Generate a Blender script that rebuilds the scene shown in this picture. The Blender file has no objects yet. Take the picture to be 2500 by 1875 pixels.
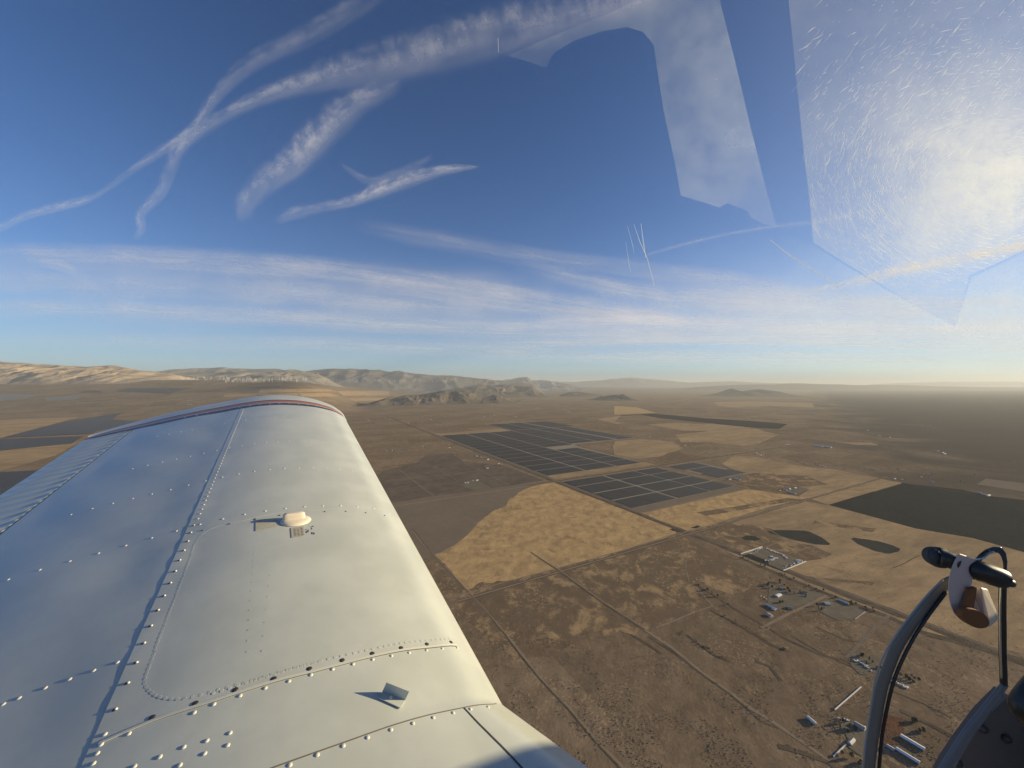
import bpy, bmesh, math, random
import numpy as np
from mathutils import Vector, Matrix, noise as mnoise
R = math.radians
sc = bpy.context.scene
COL = sc.collection
random.seed(7); rng = np.random.default_rng(7)

# ------------------------------------------------------------------ camera
H = 1000.0                       # metres above the plain
F = 930.0; CX = 1250.0; CY = 937.5   # photograph's focal length and centre (px)
cd = bpy.data.cameras.new('camera'); cam = bpy.data.objects.new('camera', cd); COL.objects.link(cam)
cam.location = (0, 0, H); cam.rotation_euler = (R(90), 0, 0)
cd.sensor_width = 36; cd.lens = 36*F/2500; cd.clip_start = 0.05; cd.clip_end = 2e6
sc.camera = cam
# ------------------------------------------------------------------ light
SUN_AZ, SUN_EL = 80.0, 11.5       # degrees right of the view direction (+Y), above the horizon
sd = Vector((math.sin(R(SUN_AZ))*math.cos(R(SUN_EL)), math.cos(R(SUN_AZ))*math.cos(R(SUN_EL)), math.sin(R(SUN_EL))))
ld = bpy.data.lights.new('sun', 'SUN'); sun = bpy.data.objects.new('sun', ld); COL.objects.link(sun)
ld.energy = 5.0; ld.angle = R(0.53); ld.color = (1.0, 0.82, 0.50)
sun.rotation_euler = (-sd).to_track_quat('-Z', 'Y').to_euler(); sun.location = (0, 0, 3000)
w = bpy.data.worlds.new('World'); sc.world = w; w.use_nodes = True
nt = w.node_tree; bg = nt.nodes['Background']
sky = nt.nodes.new('ShaderNodeTexSky'); sky.sky_type = 'NISHITA'; sky.sun_disc = False
sky.sun_elevation = R(SUN_EL); sky.sun_rotation = R(SUN_AZ); sky.altitude = 1200
sky.air_density = 1.0; sky.dust_density = 0.4; sky.ozone_density = 2.5
tint = nt.nodes.new('ShaderNodeMix'); tint.data_type = 'RGBA'; tint.blend_type = 'MULTIPLY'; tint.inputs[0].default_value = 1; tint.inputs[7].default_value = (.62, .97, 1.42, 1)
nt.links.new(sky.outputs[0], tint.inputs[6]); # thin high overcast: paler towards the horizon and round the sun
def wn(typ, **k):
    x = nt.nodes.new(typ)
    for a_, b_ in k.items(): setattr(x, a_, b_)
    return x
tcw = wn('ShaderNodeTexCoord'); sxyz = wn('ShaderNodeSeparateXYZ'); nt.links.new(tcw.outputs['Generated'], sxyz.inputs[0])
m1 = wn('ShaderNodeMath', operation='MULTIPLY'); nt.links.new(sxyz.outputs[2], m1.inputs[0]); m1.inputs[1].default_value = -7.5
m2 = wn('ShaderNodeMath', operation='EXPONENT'); nt.links.new(m1.outputs[0], m2.inputs[0]); m2.use_clamp = True
m3 = wn('ShaderNodeMath', operation='MULTIPLY'); nt.links.new(m2.outputs[0], m3.inputs[0]); m3.inputs[1].default_value = .55
mh = wn('ShaderNodeMix', data_type='RGBA'); nt.links.new(m3.outputs[0], mh.inputs[0]); nt.links.new(tint.outputs[2], mh.inputs[6]); mh.inputs[7].default_value = (4.3, 5.2, 5.4, 1)
dt = wn('ShaderNodeVectorMath', operation='DOT_PRODUCT'); nt.links.new(tcw.outputs['Generated'], dt.inputs[0]); dt.inputs[1].default_value = tuple(sd)
c1 = wn('ShaderNodeMath', operation='MAXIMUM'); nt.links.new(dt.outputs['Value'], c1.inputs[0]); c1.inputs[1].default_value = 0
c2 = wn('ShaderNodeMath', operation='POWER'); nt.links.new(c1.outputs[0], c2.inputs[0]); c2.inputs[1].default_value = 5
c3 = wn('ShaderNodeMath', operation='MULTIPLY'); nt.links.new(c2.outputs[0], c3.inputs[0]); c3.inputs[1].default_value = .42
mg = wn('ShaderNodeMix', data_type='RGBA'); nt.links.new(c3.outputs[0], mg.inputs[0]); nt.links.new(mh.outputs[2], mg.inputs[6]); mg.inputs[7].default_value = (7.4, 7.2, 6.2, 1)
zz = wn('ShaderNodeMapRange'); nt.links.new(sxyz.outputs[2], zz.inputs[0]); zz.inputs[1].default_value = .15; zz.inputs[2].default_value = .75; zz.inputs[3].default_value = 1.0; zz.inputs[4].default_value = .74
mz = wn('ShaderNodeMix', data_type='RGBA', blend_type='MULTIPLY'); mz.inputs[0].default_value = 1; nt.links.new(mg.outputs[2], mz.inputs[6]); nt.links.new(zz.outputs[0], mz.inputs[7])
nt.links.new(mz.outputs[2], bg.inputs[0]); bg.inputs[1].default_value = 0.062
sc.view_settings.view_transform = 'Standard'; sc.view_settings.look = 'None'
sc.view_settings.exposure = 0.78; sc.view_settings.gamma = 1
sc.render.resolution_x = 1024; sc.render.resolution_y = 768
try:
    sc.cycles.transparent_max_bounces = 32; sc.cycles.volume_bounces = 0
except Exception: pass

# ------------------------------------------------------------------ helpers
def tag(o, label=None, cat=None, group=None, kind=None):
    if label: o['label'] = label
    if cat: o['category'] = cat
    if group: o['group'] = group
    if kind: o['kind'] = kind
    return o
def empty(name, loc=(0, 0, 0)):
    o = bpy.data.objects.new(name, None); o.location = loc; COL.objects.link(o); return o
def mesh(name, V, Fc, mats=None, parent=None, smooth=False, mi=None, loc=None):
    me = bpy.data.meshes.new(name); me.from_pydata([tuple(map(float, v)) for v in V], [], [tuple(map(int, f)) for f in Fc])
    if mats:
        for m in (mats if isinstance(mats, (list, tuple)) else [mats]): me.materials.append(m)
    if mi is not None: me.polygons.foreach_set('material_index', list(mi))
    if smooth: me.polygons.foreach_set('use_smooth', [True]*len(me.polygons))
    me.update()
    o = bpy.data.objects.new(name, me); COL.objects.link(o)
    if loc is not None: o.location = loc
    if parent is not None: o.parent = parent
    return o
class MB:
    def __init__(s): s.v = []; s.f = []; s.m = []
    def add(s, V, Fc, m=0):
        b = len(s.v); s.v += [tuple(map(float, v)) for v in V]; s.f += [tuple(i+b for i in f) for f in Fc]; s.m += [m]*len(Fc)
    def box(s, c, d, m=0, rot=None):
        V = [Vector((x*d[0]/2, y*d[1]/2, z*d[2]/2)) for x in (-1, 1) for y in (-1, 1) for z in (-1, 1)]
        if rot is not None: V = [rot @ v for v in V]
        V = [v + Vector(c) for v in V]
        s.add(V, [(0, 1, 3, 2), (4, 6, 7, 5), (0, 4, 5, 1), (2, 3, 7, 6), (0, 2, 6, 4), (1, 5, 7, 3)], m)
    def tube(s, pts, rad, n=10, m=0, cap=True, flat=1.0, side=None):
        pts = [Vector(p) for p in pts]; k = len(pts); rad = rad if isinstance(rad, (list, tuple)) else [rad]*k
        V = []; up = Vector(side) if side is not None else Vector((0, 0, 1))
        for i, p in enumerate(pts):
            t = (pts[min(i+1, k-1)] - pts[max(i-1, 0)]).normalized()
            a = up - t*up.dot(t)
            if a.length < 1e-4: a = Vector((1, 0, 0)) - t*t.x
            a.normalize(); b = t.cross(a)
            for j in range(n):
                g = 2*math.pi*j/n; V.append(p + (a*math.cos(g)*flat + b*math.sin(g))*rad[i])
        Fc = [(i*n+j, i*n+(j+1) % n, (i+1)*n+(j+1) % n, (i+1)*n+j) for i in range(k-1) for j in range(n)]
        if cap: Fc += [tuple(range(n-1, -1, -1)), tuple((k-1)*n+j for j in range(n))]
        s.add(V, Fc, m)
    def build(s, name, mats, parent=None, smooth=False, loc=None):
        return mesh(name, s.v, s.f, mats, parent, smooth, s.m, loc)
def mat(name, col=(.5, .5, .5), rough=.6, metal=0., spec=.5, coat=0.):
    m = bpy.data.materials.new(name); m.use_nodes = True; b = m.node_tree.nodes['Principled BSDF']
    b.inputs['Base Color'].default_value = (*col, 1); b.inputs['Roughness'].default_value = rough
    b.inputs['Metallic'].default_value = metal; b.inputs['Specular IOR Level'].default_value = spec
    if coat: b.inputs['Coat Weight'].default_value = coat; b.inputs['Coat Roughness'].default_value = .12
    return m
class NT:
    def __init__(s, m): s.m = m; s.t = m.node_tree; s.b = s.t.nodes.get('Principled BSDF'); s.out = s.t.nodes.get('Material Output')
    def n(s, typ, **kw):
        x = s.t.nodes.new(typ)
        for k, v in kw.items(): setattr(x, k, v)
        return x
    def l(s, a, b): s.t.links.new(a, b)
    def val(s, x, i):
        if isinstance(x, (int, float)): i.default_value = x
        elif isinstance(x, tuple): i.default_value = (*x, 1) if len(x) == 3 and i.type == 'RGBA' else x
        else: s.l(x, i)
    def math(s, op, a, b=0., c=None, clamp=False):
        x = s.n('ShaderNodeMath', operation=op); x.use_clamp = clamp; s.val(a, x.inputs[0]); s.val(b, x.inputs[1])
        if c is not None: s.val(c, x.inputs[2])
        return x.outputs[0]
    def mix(s, f, a, b, typ='MIX'):
        x = s.n('ShaderNodeMix', data_type='RGBA', blend_type=typ); s.val(f, x.inputs[0]); s.val(a, x.inputs[6]); s.val(b, x.inputs[7]); return x.outputs[2]
    def ramp(s, f, lo, hi):
        x = s.n('ShaderNodeMapRange'); x.interpolation_type = 'SMOOTHSTEP'; s.val(f, x.inputs[0]); x.inputs[1].default_value = lo; x.inputs[2].default_value = hi; return x.outputs[0]
    def coord(s, scale=(1, 1, 1), rot=0., out='Object'):
        c = s.n('ShaderNodeTexCoord'); mp = s.n('ShaderNodeMapping'); s.l(c.outputs[out], mp.inputs[0])
        mp.vector_type = 'POINT'; mp.inputs['Scale'].default_value = scale
        if rot:
            v = s.n('ShaderNodeVectorRotate'); v.rotation_type = 'Z_AXIS'; v.inputs['Angle'].default_value = rot
            s.l(c.outputs[out], v.inputs[0]); s.l(v.outputs[0], mp.inputs[0])
        return mp.outputs[0]
    def noise(s, vec, detail=5, rough=.55, dist=0., scale=1.):
        x = s.n('ShaderNodeTexNoise'); s.l(vec, x.inputs['Vector']); x.inputs['Scale'].default_value = scale
        x.inputs['Detail'].default_value = detail; x.inputs['Roughness'].default_value = rough; x.inputs['Distortion'].default_value = dist
        return x.outputs['Fac']

# ground geometry: the road grid axes (a runs away to the left, b away to the right)
AX = np.array([-511, 930.]); AX /= np.linalg.norm(AX)
BX = np.array([AX[1], -AX[0]]);
ROT_A = math.atan2(AX[1], AX[0])
def sm(x, a, b):
    t = np.clip((x-a)/(b-a), 0, 1); return t*t*(3-2*t)
def terrain(x, y):
    """valley floor; a long fan rises to the hills in the far left distance"""
    x = np.asarray(x, float); y = np.asarray(y, float)
    t = np.where(y > 100, x/np.maximum(y, 100), 0.)
    up = np.clip(-.38+(y-18000)/40000*.5, -.38, .45)
    q_ = np.clip((t+.62)/(up+.62), 0, 1); A = 1-q_*q_*(3-2*q_)
    A = np.where(y > 100, A, 0)
    r = np.clip((y-11000)/9000, 0, 1.13)
    r = np.where(r < .15, r*r/.3, r-.075)
    return A*1165*r
def G(u, v, dz=0.):
    """photo pixel -> point on the terrain"""
    dx = (u-CX)/F; dz_ = (CY-v)/F
    if v > 1025: 
        y = (H-dz)*F/(v-CY); return np.array([dx*y, y, dz])
    ys = np.exp(np.linspace(math.log(8000), math.log(250000), 900))
    z = H + dz_*ys; tz = terrain(dx*ys, ys)+dz
    k = np.where(z <= tz)[0]
    if len(k) == 0 or k[0] == 0:
        y = ys[-1] if len(k) == 0 else ys[0]
    else:
        i = k[0]; f0 = z[i-1]-tz[i-1]; f1 = z[i]-tz[i]; y = ys[i-1]+(ys[i]-ys[i-1])*f0/(f0-f1)
    return np.array([dx*y, y, float(terrain(dx*y, y))+dz])
O0 = G(1341.6, 1173.6)[:2]
def PQ(p, q, z=0.):
    w_ = O0+AX*p+BX*q; return np.array([w_[0], w_[1], z])
CR = {'A': (1050, 1000, .27125), 'B': (1550, 1080, .24864), 'C': (1750, 1280, .22604), 'D': (1900, 1550, .27125),
      'E': (800, 900, .27125), 'Fc': (0, 870, .22604), 'Gc': (450, 870, .22604), 'H': (820, 1050, .2396), 'I': (1500, 920, .27125),
      'J': (2000, 920, .22604), 'K': (1000, 1400, .28626), 'L': (1500, 1500, .27125), 'M': (1600, 880, .40687), 'N': (800, 880, .40687),
      'O': (900, 1250, .37665), 'P': (1600, 1250, .40687), 'Q': (0, 850, .40687), 'W6': (0, 1250, .37665), 'W7': (500, 1150, .4369), 'X': (0, 0, 1)}
def px(c, pts):
    a = CR[c]; return [(a[0]+x*a[2], a[1]+y*a[2]) for x, y in pts]

# ------------------------------------------------------------------ materials of the land
def land_mat(name, A, B, L=500., amount=.5, soft=.16, speck=.28, streak=1., parcels=0., rot=0.3, bump=.5, third=None, clumps=None):
    m = mat(name, A, 1., spec=0.); N = NT(m)
    big = N.noise(N.coord((1/L, 1/(L*streak), 1/L), rot), 7, .62, .6)
    mid = N.noise(N.coord((1/60, 1/(60*streak), 1/60), rot), 6, .65, .3)
    fine = N.noise(N.coord((1/9., 1/(9*min(streak, 2.5)), 1/9.), rot), 4, .7)
    f = N.math('ADD', N.math('MULTIPLY', big, .62), N.math('MULTIPLY', mid, .38))
    f = N.ramp(f, 1-amount-soft/2-.0, 1-amount+soft/2) if False else N.ramp(f, .5+(.5-amount)*.5-soft/2, .5+(.5-amount)*.5+soft/2)
    c = N.mix(f, A, B)
    if third:
        g = N.ramp(N.noise(N.coord((1/140, 1/140, 1/140), 1.1), 6, .7, 1.2), .56, .64)
        c = N.mix(N.math('MULTIPLY', g, .7), c, third)
    if clumps:
        cl = N.ramp(N.noise(N.coord((1/11, 1/15, 1/11), .5), 3, .6, .4), .54, .60); wh = N.ramp(N.noise(N.coord((1/230, 1/170, 1/230), .7), 5, .65, 1.), .46, .60)
        c = N.mix(N.math('MULTIPLY', N.math('MULTIPLY', cl, wh), .75), c, clumps)
    if parcels:
        v = N.coord((1/402., 1/805., 1), -ROT_A)
        fl = N.n('ShaderNodeVectorMath', operation='FLOOR'); N.l(v, fl.inputs[0])
        wn = N.n('ShaderNodeTexWhiteNoise', noise_dimensions='2D'); N.l(fl.outputs[0], wn.inputs['Vector'])
        c = N.mix(1., c, N.mix(1., (1-parcels,)*3, N.math('MULTIPLY_ADD', wn.outputs['Value'], parcels*1.6, 0.)if False else N.mix(wn.outputs['Value'], (0, 0, 0), (parcels*2,)*3), 'ADD'), 'MULTIPLY')
    g2 = N.math('MULTIPLY_ADD', N.math('ADD', fine, N.math('MULTIPLY', mid, .8)), speck*2, 1-speck*1.8)
    c = N.mix(1., c, g2, 'MULTIPLY')
    N.l(c, N.b.inputs['Base Color'])
    if bump:
        b = N.n('ShaderNodeBump'); b.inputs['Strength'].default_value = bump; b.inputs['Distance'].default_value = 1.6
        N.l(N.math('ADD', fine, N.math('MULTIPLY', mid, 2.)), b.inputs['Height']); N.l(b.outputs[0], N.b.inputs['Normal'])
    return m
BROWN = (.185, .134, .088); BROWN2 = (.25, .185, .122); TAN = (.57, .385, .185); TAN2 = (.36, .25, .14)
M_ground = land_mat('desert_floor', BROWN, BROWN2, 700, .5, .25, .30, 1.6, .13, third=(.27, .19, .115), clumps=(.36, .26, .155))
def dark_right_side():
    """the plain is coloured darker towards the right"""
    N = NT(M_ground); src = N.b.inputs['Base Color'].links[0].from_socket
    c = N.n('ShaderNodeTexCoord'); sp = N.n('ShaderNodeSeparateXYZ'); N.l(c.outputs['Object'], sp.inputs[0])
    d = N.math('MULTIPLY', N.math('SUBTRACT', sp.outputs[0], N.math('MULTIPLY', sp.outputs[1], .78)), 1/1500)
    n = N.noise(N.coord((1/1500, 1/1500, 1/1500)), 6, .62, .6)
    k = N.ramp(N.math('ADD', d, N.math('MULTIPLY', N.math('SUBTRACT', n, .5), 5.)), -.3, 1.6)
    k = N.math('MULTIPLY', k, N.ramp(sp.outputs[1], 2200, 4200))
    N.l(N.mix(N.math('MULTIPLY', k, .9), src, (.085, .074, .062)), N.b.inputs['Base Color'])
dark_right_side()  # darker base colour on the right-hand plain
M_tan = land_mat('dry_grass', (.34, .235, .128), TAN, 80, .54, .45, .36, 1.6, third=(.28, .195, .115))
M_tan2 = land_mat('dry_grass_pale', (.25, .18, .11), (.44, .31, .175), 330, .54, .38, .24, 3.6, rot=1.2, third=(.27, .20, .125))
M_mot = land_mat('grass_clumps', (.180, .130, .085), (.38, .265, .145), 130, .40, .13, .36, 1.3, clumps=(.40, .29, .165))
M_graybrown = land_mat('bare_soil', (.200, .158, .118), (.225, .178, .132), 300, .5, .3, .08, 1, bump=.15)
M_darkgrid = land_mat('scrub_soil', (.130, .103, .080), (.185, .146, .112), 240, .5, .3, .28, 1.5, rot=.9)
M_dark = land_mat('burnt_field', (.033, .036, .034), (.042, .043, .038), 500, .5, .3, .12, 2, bump=.2)
M_pond = land_mat('wet_ground', (.045, .047, .042), (.062, .060, .050), 90, .5, .3, .10, 2, bump=.1)
M_road = land_mat('dirt_road', (.30, .235, .165), (.25, .19, .13), 80, .5, .3, .12, 1, bump=.1)
M_roadd = land_mat('road_verge', (.115, .088, .064), (.15, .115, .08), 60, .5, .3, .3, 1)
M_paved = land_mat('old_asphalt', (.17, .14, .115), (.20, .165, .13), 80, .5, .3, .1, 1, bump=.1)
M_yard = land_mat('yard_gravel', (.215, .185, .14), (.165, .14, .10), 60, .5, .3, .2, 1)
M_blue = land_mat('salt_flat', (.19, .21, .22), (.22, .215, .20), 900, .5, .3, .1, 3, bump=0)

# ------------------------------------------------------------------ ground, fields, roads
def build_ground():
    nr, na = 420, 361
    rad = np.concatenate([[0.], np.exp(np.linspace(math.log(300), math.log(330000), nr))])
    ang = np.radians(np.concatenate([np.linspace(-64, 64, 260), np.linspace(66, 294, na-260)]))
    V = [(0, 0, 0)]; Fc = []
    RR, AA = np.meshgrid(rad[1:], ang, indexing='ij')
    X = RR*np.sin(AA); Y = RR*np.cos(AA); Z = terrain(X, Y)
    V += list(zip(X.ravel(), Y.ravel(), Z.ravel()))
    na = len(ang)
    for j in range(na): Fc.append((0, 1+(j+1) % na, 1+j))
    for i in range(nr-1):
        for j in range(na):
            k = (j+1) % na; Fc.append((1+i*na+j, 1+i*na+k, 1+(i+1)*na+k, 1+(i+1)*na+j))
    o = mesh('ground', V, Fc, M_ground, smooth=True); tag(o, kind='structure')
    if o.data.polygons[0].normal.z < 0: o.data.flip_normals()
build_ground()
ZL = [0.02]
def nz(step=.008):
    ZL[0] += step; return ZL[0]
def jag(P, amp, n):
    """fray an outline (world xy) a little"""
    out = []
    k = len(P)
    for i in range(k):
        a = P[i]; b = P[(i+1) % k]
        for j in range(n):
            t = j/n; q = a*(1-t)+b*t
            if j: 
                d = b-a; L = np.linalg.norm(d); nn = np.array([-d[1], d[0]])/max(L, 1)
                q = q+nn*(mnoise.noise(Vector((q[0]/90, q[1]/90, 3)))*1.2+mnoise.noise(Vector((q[0]/22, q[1]/22, 9)))*.6)*amp
            out.append(q)
    return out
def poly(name, P, m, kind='structure', z=None, amp=0, n=6, **kw):
    z = nz() if z is None else z
    P = [np.array(p[:2]) for p in P]
    if amp: P = jag(P, amp, n)
    bm = bmesh.new(); vs = [bm.verts.new((p[0], p[1], z)) for p in P]
    f = bm.faces.new(vs); f.normal_update()
    if f.normal.z < 0: f.normal_flip()
    bmesh.ops.triangulate(bm, faces=[f])
    me = bpy.data.meshes.new(name); bm.to_mesh(me); bm.free(); me.materials.append(m)
    o = bpy.data.objects.new(name, me); COL.objects.link(o); tag(o, kind=kind, **kw); return o
def field(c, pts, m, amp=0, n=6): return poly('field', [G(*q) for q in px(c, pts)], m, amp=amp, n=n)
def drape(name, quad, m, nx=14, ny=8, lift=5.):
    """a four-cornered field laid over sloping terrain (photo px corners)"""
    q = [np.array(p) for p in quad]; V = []; Fc = []
    for i in range(ny+1):
        for j in range(nx+1):
            s, t = j/nx, i/ny; p = (q[0]*(1-s)+q[1]*s)*(1-t)+(q[3]*(1-s)+q[2]*s)*t
            V.append(G(p[0], p[1], lift))
    for i in range(ny):
        for j in range(nx):
            a = i*(nx+1)+j; Fc.append((a, a+1, a+nx+2, a+nx+1))
    o = mesh(name, V, Fc, m)
    if o.data.polygons[0].normal.z < 0: o.data.flip_normals()
    return tag(o, kind='structure')
def road(P, wdt, m=M_road, name='road', wob=0., z=None):
    P = [np.array(p[:2], float) for p in P]; z = nz(.008) if z is None else z
    # resample
    Q = []
    for i in range(len(P)-1):
        L = np.linalg.norm(P[i+1]-P[i]); n = max(1, int(L/60))
        for j in range(n): Q.append(P[i]+(P[i+1]-P[i])*j/n)
    Q.append(P[-1]); V = []; Fc = []
    for i, q in enumerate(Q):
        d = Q[min(i+1, len(Q)-1)]-Q[max(i-1, 0)]; d /= np.linalg.norm(d)+1e-9; nn = np.array([-d[1], d[0]])
        o_ = wob*mnoise.noise(Vector((q[0]/150, q[1]/150, 1))); wv = wdt*(1+.35*mnoise.noise(Vector((q[0]/45, q[1]/45, 5))))
        a = q+nn*(o_+wv/2); b = q+nn*(o_-wv/2); V += [(a[0], a[1], z), (b[0], b[1], z)]
    for i in range(len(Q)-1): Fc.append((2*i, 2*i+1, 2*i+3, 2*i+2))
    o = mesh(name, V, Fc, m)
    if o.data.polygons[0].normal.z < 0: o.data.flip_normals()
    return tag(o, kind='structure')
def proad(c, pts, wdt, m=M_road, wob=6., **k): return road([G(*q) for q in px(c, pts)], wdt, m, wob=wob, **k)

wavy = px('N', [(1300, 738), (1270, 745), (1225, 758), (1180, 775), (1150, 790), (1120, 815), (1090, 830), (1078, 850), (1070, 872), (1040, 885), (1000, 900), (970, 920), (940, 945), (900, 985), (850, 1035)]) + px('O', [(720, 60), (640, 150), (560, 212), (500, 245), (430, 275)])
P_tan = wavy + px('O', [(540, 390), (640, 515), (900, 448), (1220, 365), (1600, 265), (1990, 140)]) + px('N', [(2080, 1010), (1700, 860), (1345, 722)])
# grey-brown bare field left of the dry grass, running on under the wing
P_gray = px('N', [(1310, 735), (1150, 742), (880, 782), (600, 818), (430, 850), (150, 905)]) + [(640, 1500)] + px('O', [(200, 330), (430, 290)]) + wavy[::-1][1:]
poly('field', [G(*q) for q in P_gray], M_graybrown)
field('H', [(470, 430), (600, 390), (830, 330), (900, 262), (1180, 232), (1300, 322), (1700, 360), (2120, 512), (1770, 568), (1400, 622), (1000, 672), (620, 735), (470, 740), (380, 600)], M_darkgrid, 12, 5)
poly('field', [G(*q) for q in P_tan], M_tan, amp=9, n=5)
# clumpy ground in the middle foreground
poly('field', [G(*q) for q in px('O', [(440, 300), (620, 500), (900, 445), (1225, 365), (1790, 745), (1560, 800), (1250, 900), (1000, 940), (800, 900), (600, 640), (430, 420)])], M_mot, amp=60, n=9)
poly('field', [G(*q) for q in px('O', [(1240, 365), (1990, 150), (2060, 420), (2124, 640), (1800, 765)])], M_mot, amp=14, n=6)
poly('field', [G(*q) for q in px('P', [(0, 190), (150, 130), (330, 240), (620, 420), (480, 500), (240, 420), (330, 560), (0, 640)])], M_mot, amp=14, n=6)
# dry-grass tracts to the right
field('B', [(50, 690), (1100, 458), (1700, 545), (1300, 640), (490, 885), (330, 850)], M_tan, 6, 5)
field('M', [(400, 620), (480, 566), (600, 580), (930, 640), (1120, 660), (1400, 718), (1482, 735), (1260, 800), (1040, 866), (930, 830), (860, 815), (920, 775), (840, 755), (700, 760), (560, 700)], M_tan2, 8, 5)
P = px('M', [(175, 1032), (560, 930), (900, 845), (1040, 870), (1330, 945), (1560, 1008), (1900, 1065), (2212, 1150)]) + px('P', [(2300, 870), (1600, 715), (1380, 612), (1050, 492), (780, 380), (510, 272)])
poly('field', [G(*q) for q in P], M_tan2, amp=5, n=6)
field('M', [(180, 1030), (420, 960), (700, 1010), (780, 1080), (640, 1120), (520, 1165)], M_mot, 8, 5)
field('M', [(780, 1085), (940, 1110), (1060, 1160), (1000, 1190), (900, 1205), (640, 1118)], M_mot, 6, 5)
# dark fallow quarter
field('M', [(1040, 866), (1330, 945), (1560, 1008), (1900, 1065), (2212, 1150), (2400, 1190), (2400, 880), (2212, 838), (1980, 810), (1840, 775), (1482, 735)], M_dark)
field('M', [(1640, 880), (1800, 850), (1700, 930)], M_dark)
# far tracts
field('I', [(290, 430), (560, 413), (800, 426), (900, 418), (1070, 438), (1260, 462), (1360, 492), (1480, 520), (1300, 600), (1160, 620), (900, 590), (600, 590), (550, 520), (860, 488), (600, 482), (440, 452)], M_tan2, 14, 3)
field('I', [(-10, 410), (15, 385), (60, 352), (230, 340), (400, 370), (850, 418), (1250, 458), (1480, 470), (1560, 425), (1200, 395), (800, 372), (520, 345), (330, 330), (60, 345)], M_dark, 10, 3)
field('I', [(-160, 382), (60, 350), (0, 405), (110, 412), (20, 424)], M_tan2)
field('I', [(890, 228), (1250, 222), (1780, 236), (1800, 275), (1400, 262), (1100, 278), (930, 262)], M_tan2, 20, 3)
field('I', [(0, 262), (200, 275), (380, 325), (0, 340)], M_tan, 20, 3)
field('I', [(0, 580), (240, 560), (540, 590), (620, 640), (400, 720), (100, 737), (0, 700)], M_tan2, 45, 5)
field('J', [(180, 705), (560, 710), (650, 740), (400, 735)], M_tan2, 6, 2)
field('J', [(2212, 1150), (1800, 1100), (1700, 1160), (2212, 1239)], M_graybrown, 6, 2)
field('A', [(0, 222), (640, 170), (722, 190), (105, 234)], M_tan2)
field('A', [(520, 130), (1040, 102), (1040, 106), (540, 136)], M_road)
poly('field', [PQ(20, 60), PQ(20, 1600), PQ(185, 1600), PQ(185, 90)], M_tan2)
poly('field', [PQ(-1160, 90), PQ(-1160, 1450), PQ(-1048, 1450), PQ(-1048, 90)], M_graybrown)
poly('field', [PQ(1500, 1130), PQ(1500, 1590), PQ(1745, 1660), PQ(1745, 1130)], M_graybrown)
M_dplain = land_mat('dark_plain', (.085, .074, .060), (.135, .112, .086), 900, .5, .4, .2, 3)
# left distance
drape('field', px('Gc', [(830, 350), (1540, 352), (1650, 378), (800, 392)]), M_tan2)
drape('field', px('Gc', [(1240, 400), (1560, 395), (1690, 432), (1270, 437)]), M_tan2)
drape('field', px('Gc', [(1650, 375), (2212, 372), (2212, 420), (1720, 425)]), M_tan2)
drape('field', px('Gc', [(1780, 455), (2212, 448), (2170, 480), (1840, 484)]), M_tan2)
drape('field', px('Gc', [(440, 405), (790, 400), (780, 425), (420, 440)]), M_tan2)
drape('field', px('Gc', [(800, 405), (1215, 400), (1240, 425), (810, 420)]), M_tan2)
drape('field', px('Q', [(0, 432), (480, 412), (20, 535), (-40, 540)]), M_tan2)
drape('field', px('Q', [(-40, 620), (470, 566), (330, 645), (-40, 748)]), M_tan2)
drape('field', px('Fc', [(-20, 402), (440, 414), (300, 450), (-20, 485)]), M_blue)
drape('field', px('Fc', [(480, 445), (900, 425), (800, 470), (500, 478)]), M_blue)
# brown belts in the dry grass
for c, pts in [('B', [(600, 690), (1500, 545), (1650, 560), (700, 720)]), ('B', [(1150, 300), (1700, 330), (1900, 420), (1500, 440), (1000, 420), (1040, 340)]),
               ('M', [(960, 960), (1330, 1010), (1300, 1030), (930, 975)]), ('P', [(860, 380), (1330, 420), (1300, 440), (900, 400)])]:
    field(c, pts, M_mot, 12, 5)
# wet patches (dark ponds)
for pts in ([(670, 1025), (720, 1017), (860, 1020), (900, 1022), (930, 1030), (1000, 1062), (1050, 1100), (1040, 1108), (960, 1104), (840, 1080), (740, 1052), (690, 1040)],
            [(1172, 1070), (1190, 1063), (1260, 1072), (1340, 1085), (1420, 1108), (1470, 1130), (1460, 1148), (1400, 1160), (1320, 1145), (1220, 1105)],
            [(515, 1062), (550, 1050), (600, 1055), (635, 1075), (600, 1083), (540, 1078)],
            [(85, 1012), (115, 1008), (170, 1028), (150, 1031), (100, 1022)], [(210, 1005), (250, 990), (275, 996), (240, 1008)]):
    poly('wet_ground', [G(*q) for q in px('M', pts)], M_pond, amp=4, n=5)
# roads: the section-line grid
def prq(p0, q0, p1, q1, wdt, m=M_road, wob=0, name='road'): return road([PQ(p0, q0), PQ(p1, q1)], wdt, m, name, wob)
prq(9000, 30, -4400, 30, 60, M_roadd, 10, 'verge'); prq(9000, 48, -4400, 48, 15, M_paved, 2); prq(5200, 78, -1160, 78, 22, M_graybrown, 3, 'verge'); prq(4200, 10, -300, 10, 9, M_roadd, 5, 'verge')
prq(-48, -300, -48, 5200, 26, M_roadd, 4, 'verge'); prq(-72, -2600, -72, 5200, 20, M_road, 3); prq(-20, 0, -20, 1600, 10, M_road, 2)
prq(-100, 1605, -1170, 1520, 26, M_road, 3); prq(-1165, 90, -1165, 1480, 12, M_road, 2)
prq(1745, 1700, 40, 1625, 14, M_roadd, 5, 'verge'); prq(-90, 1600, -1250, 1560, 14, M_roadd, 3, 'verge')
prq(-1609, -1609, -1609, 3200, 26, M_roadd, 8, 'verge'); prq(-1609, -1609, -1609, 3300, 10, M_road, 3)
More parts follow.
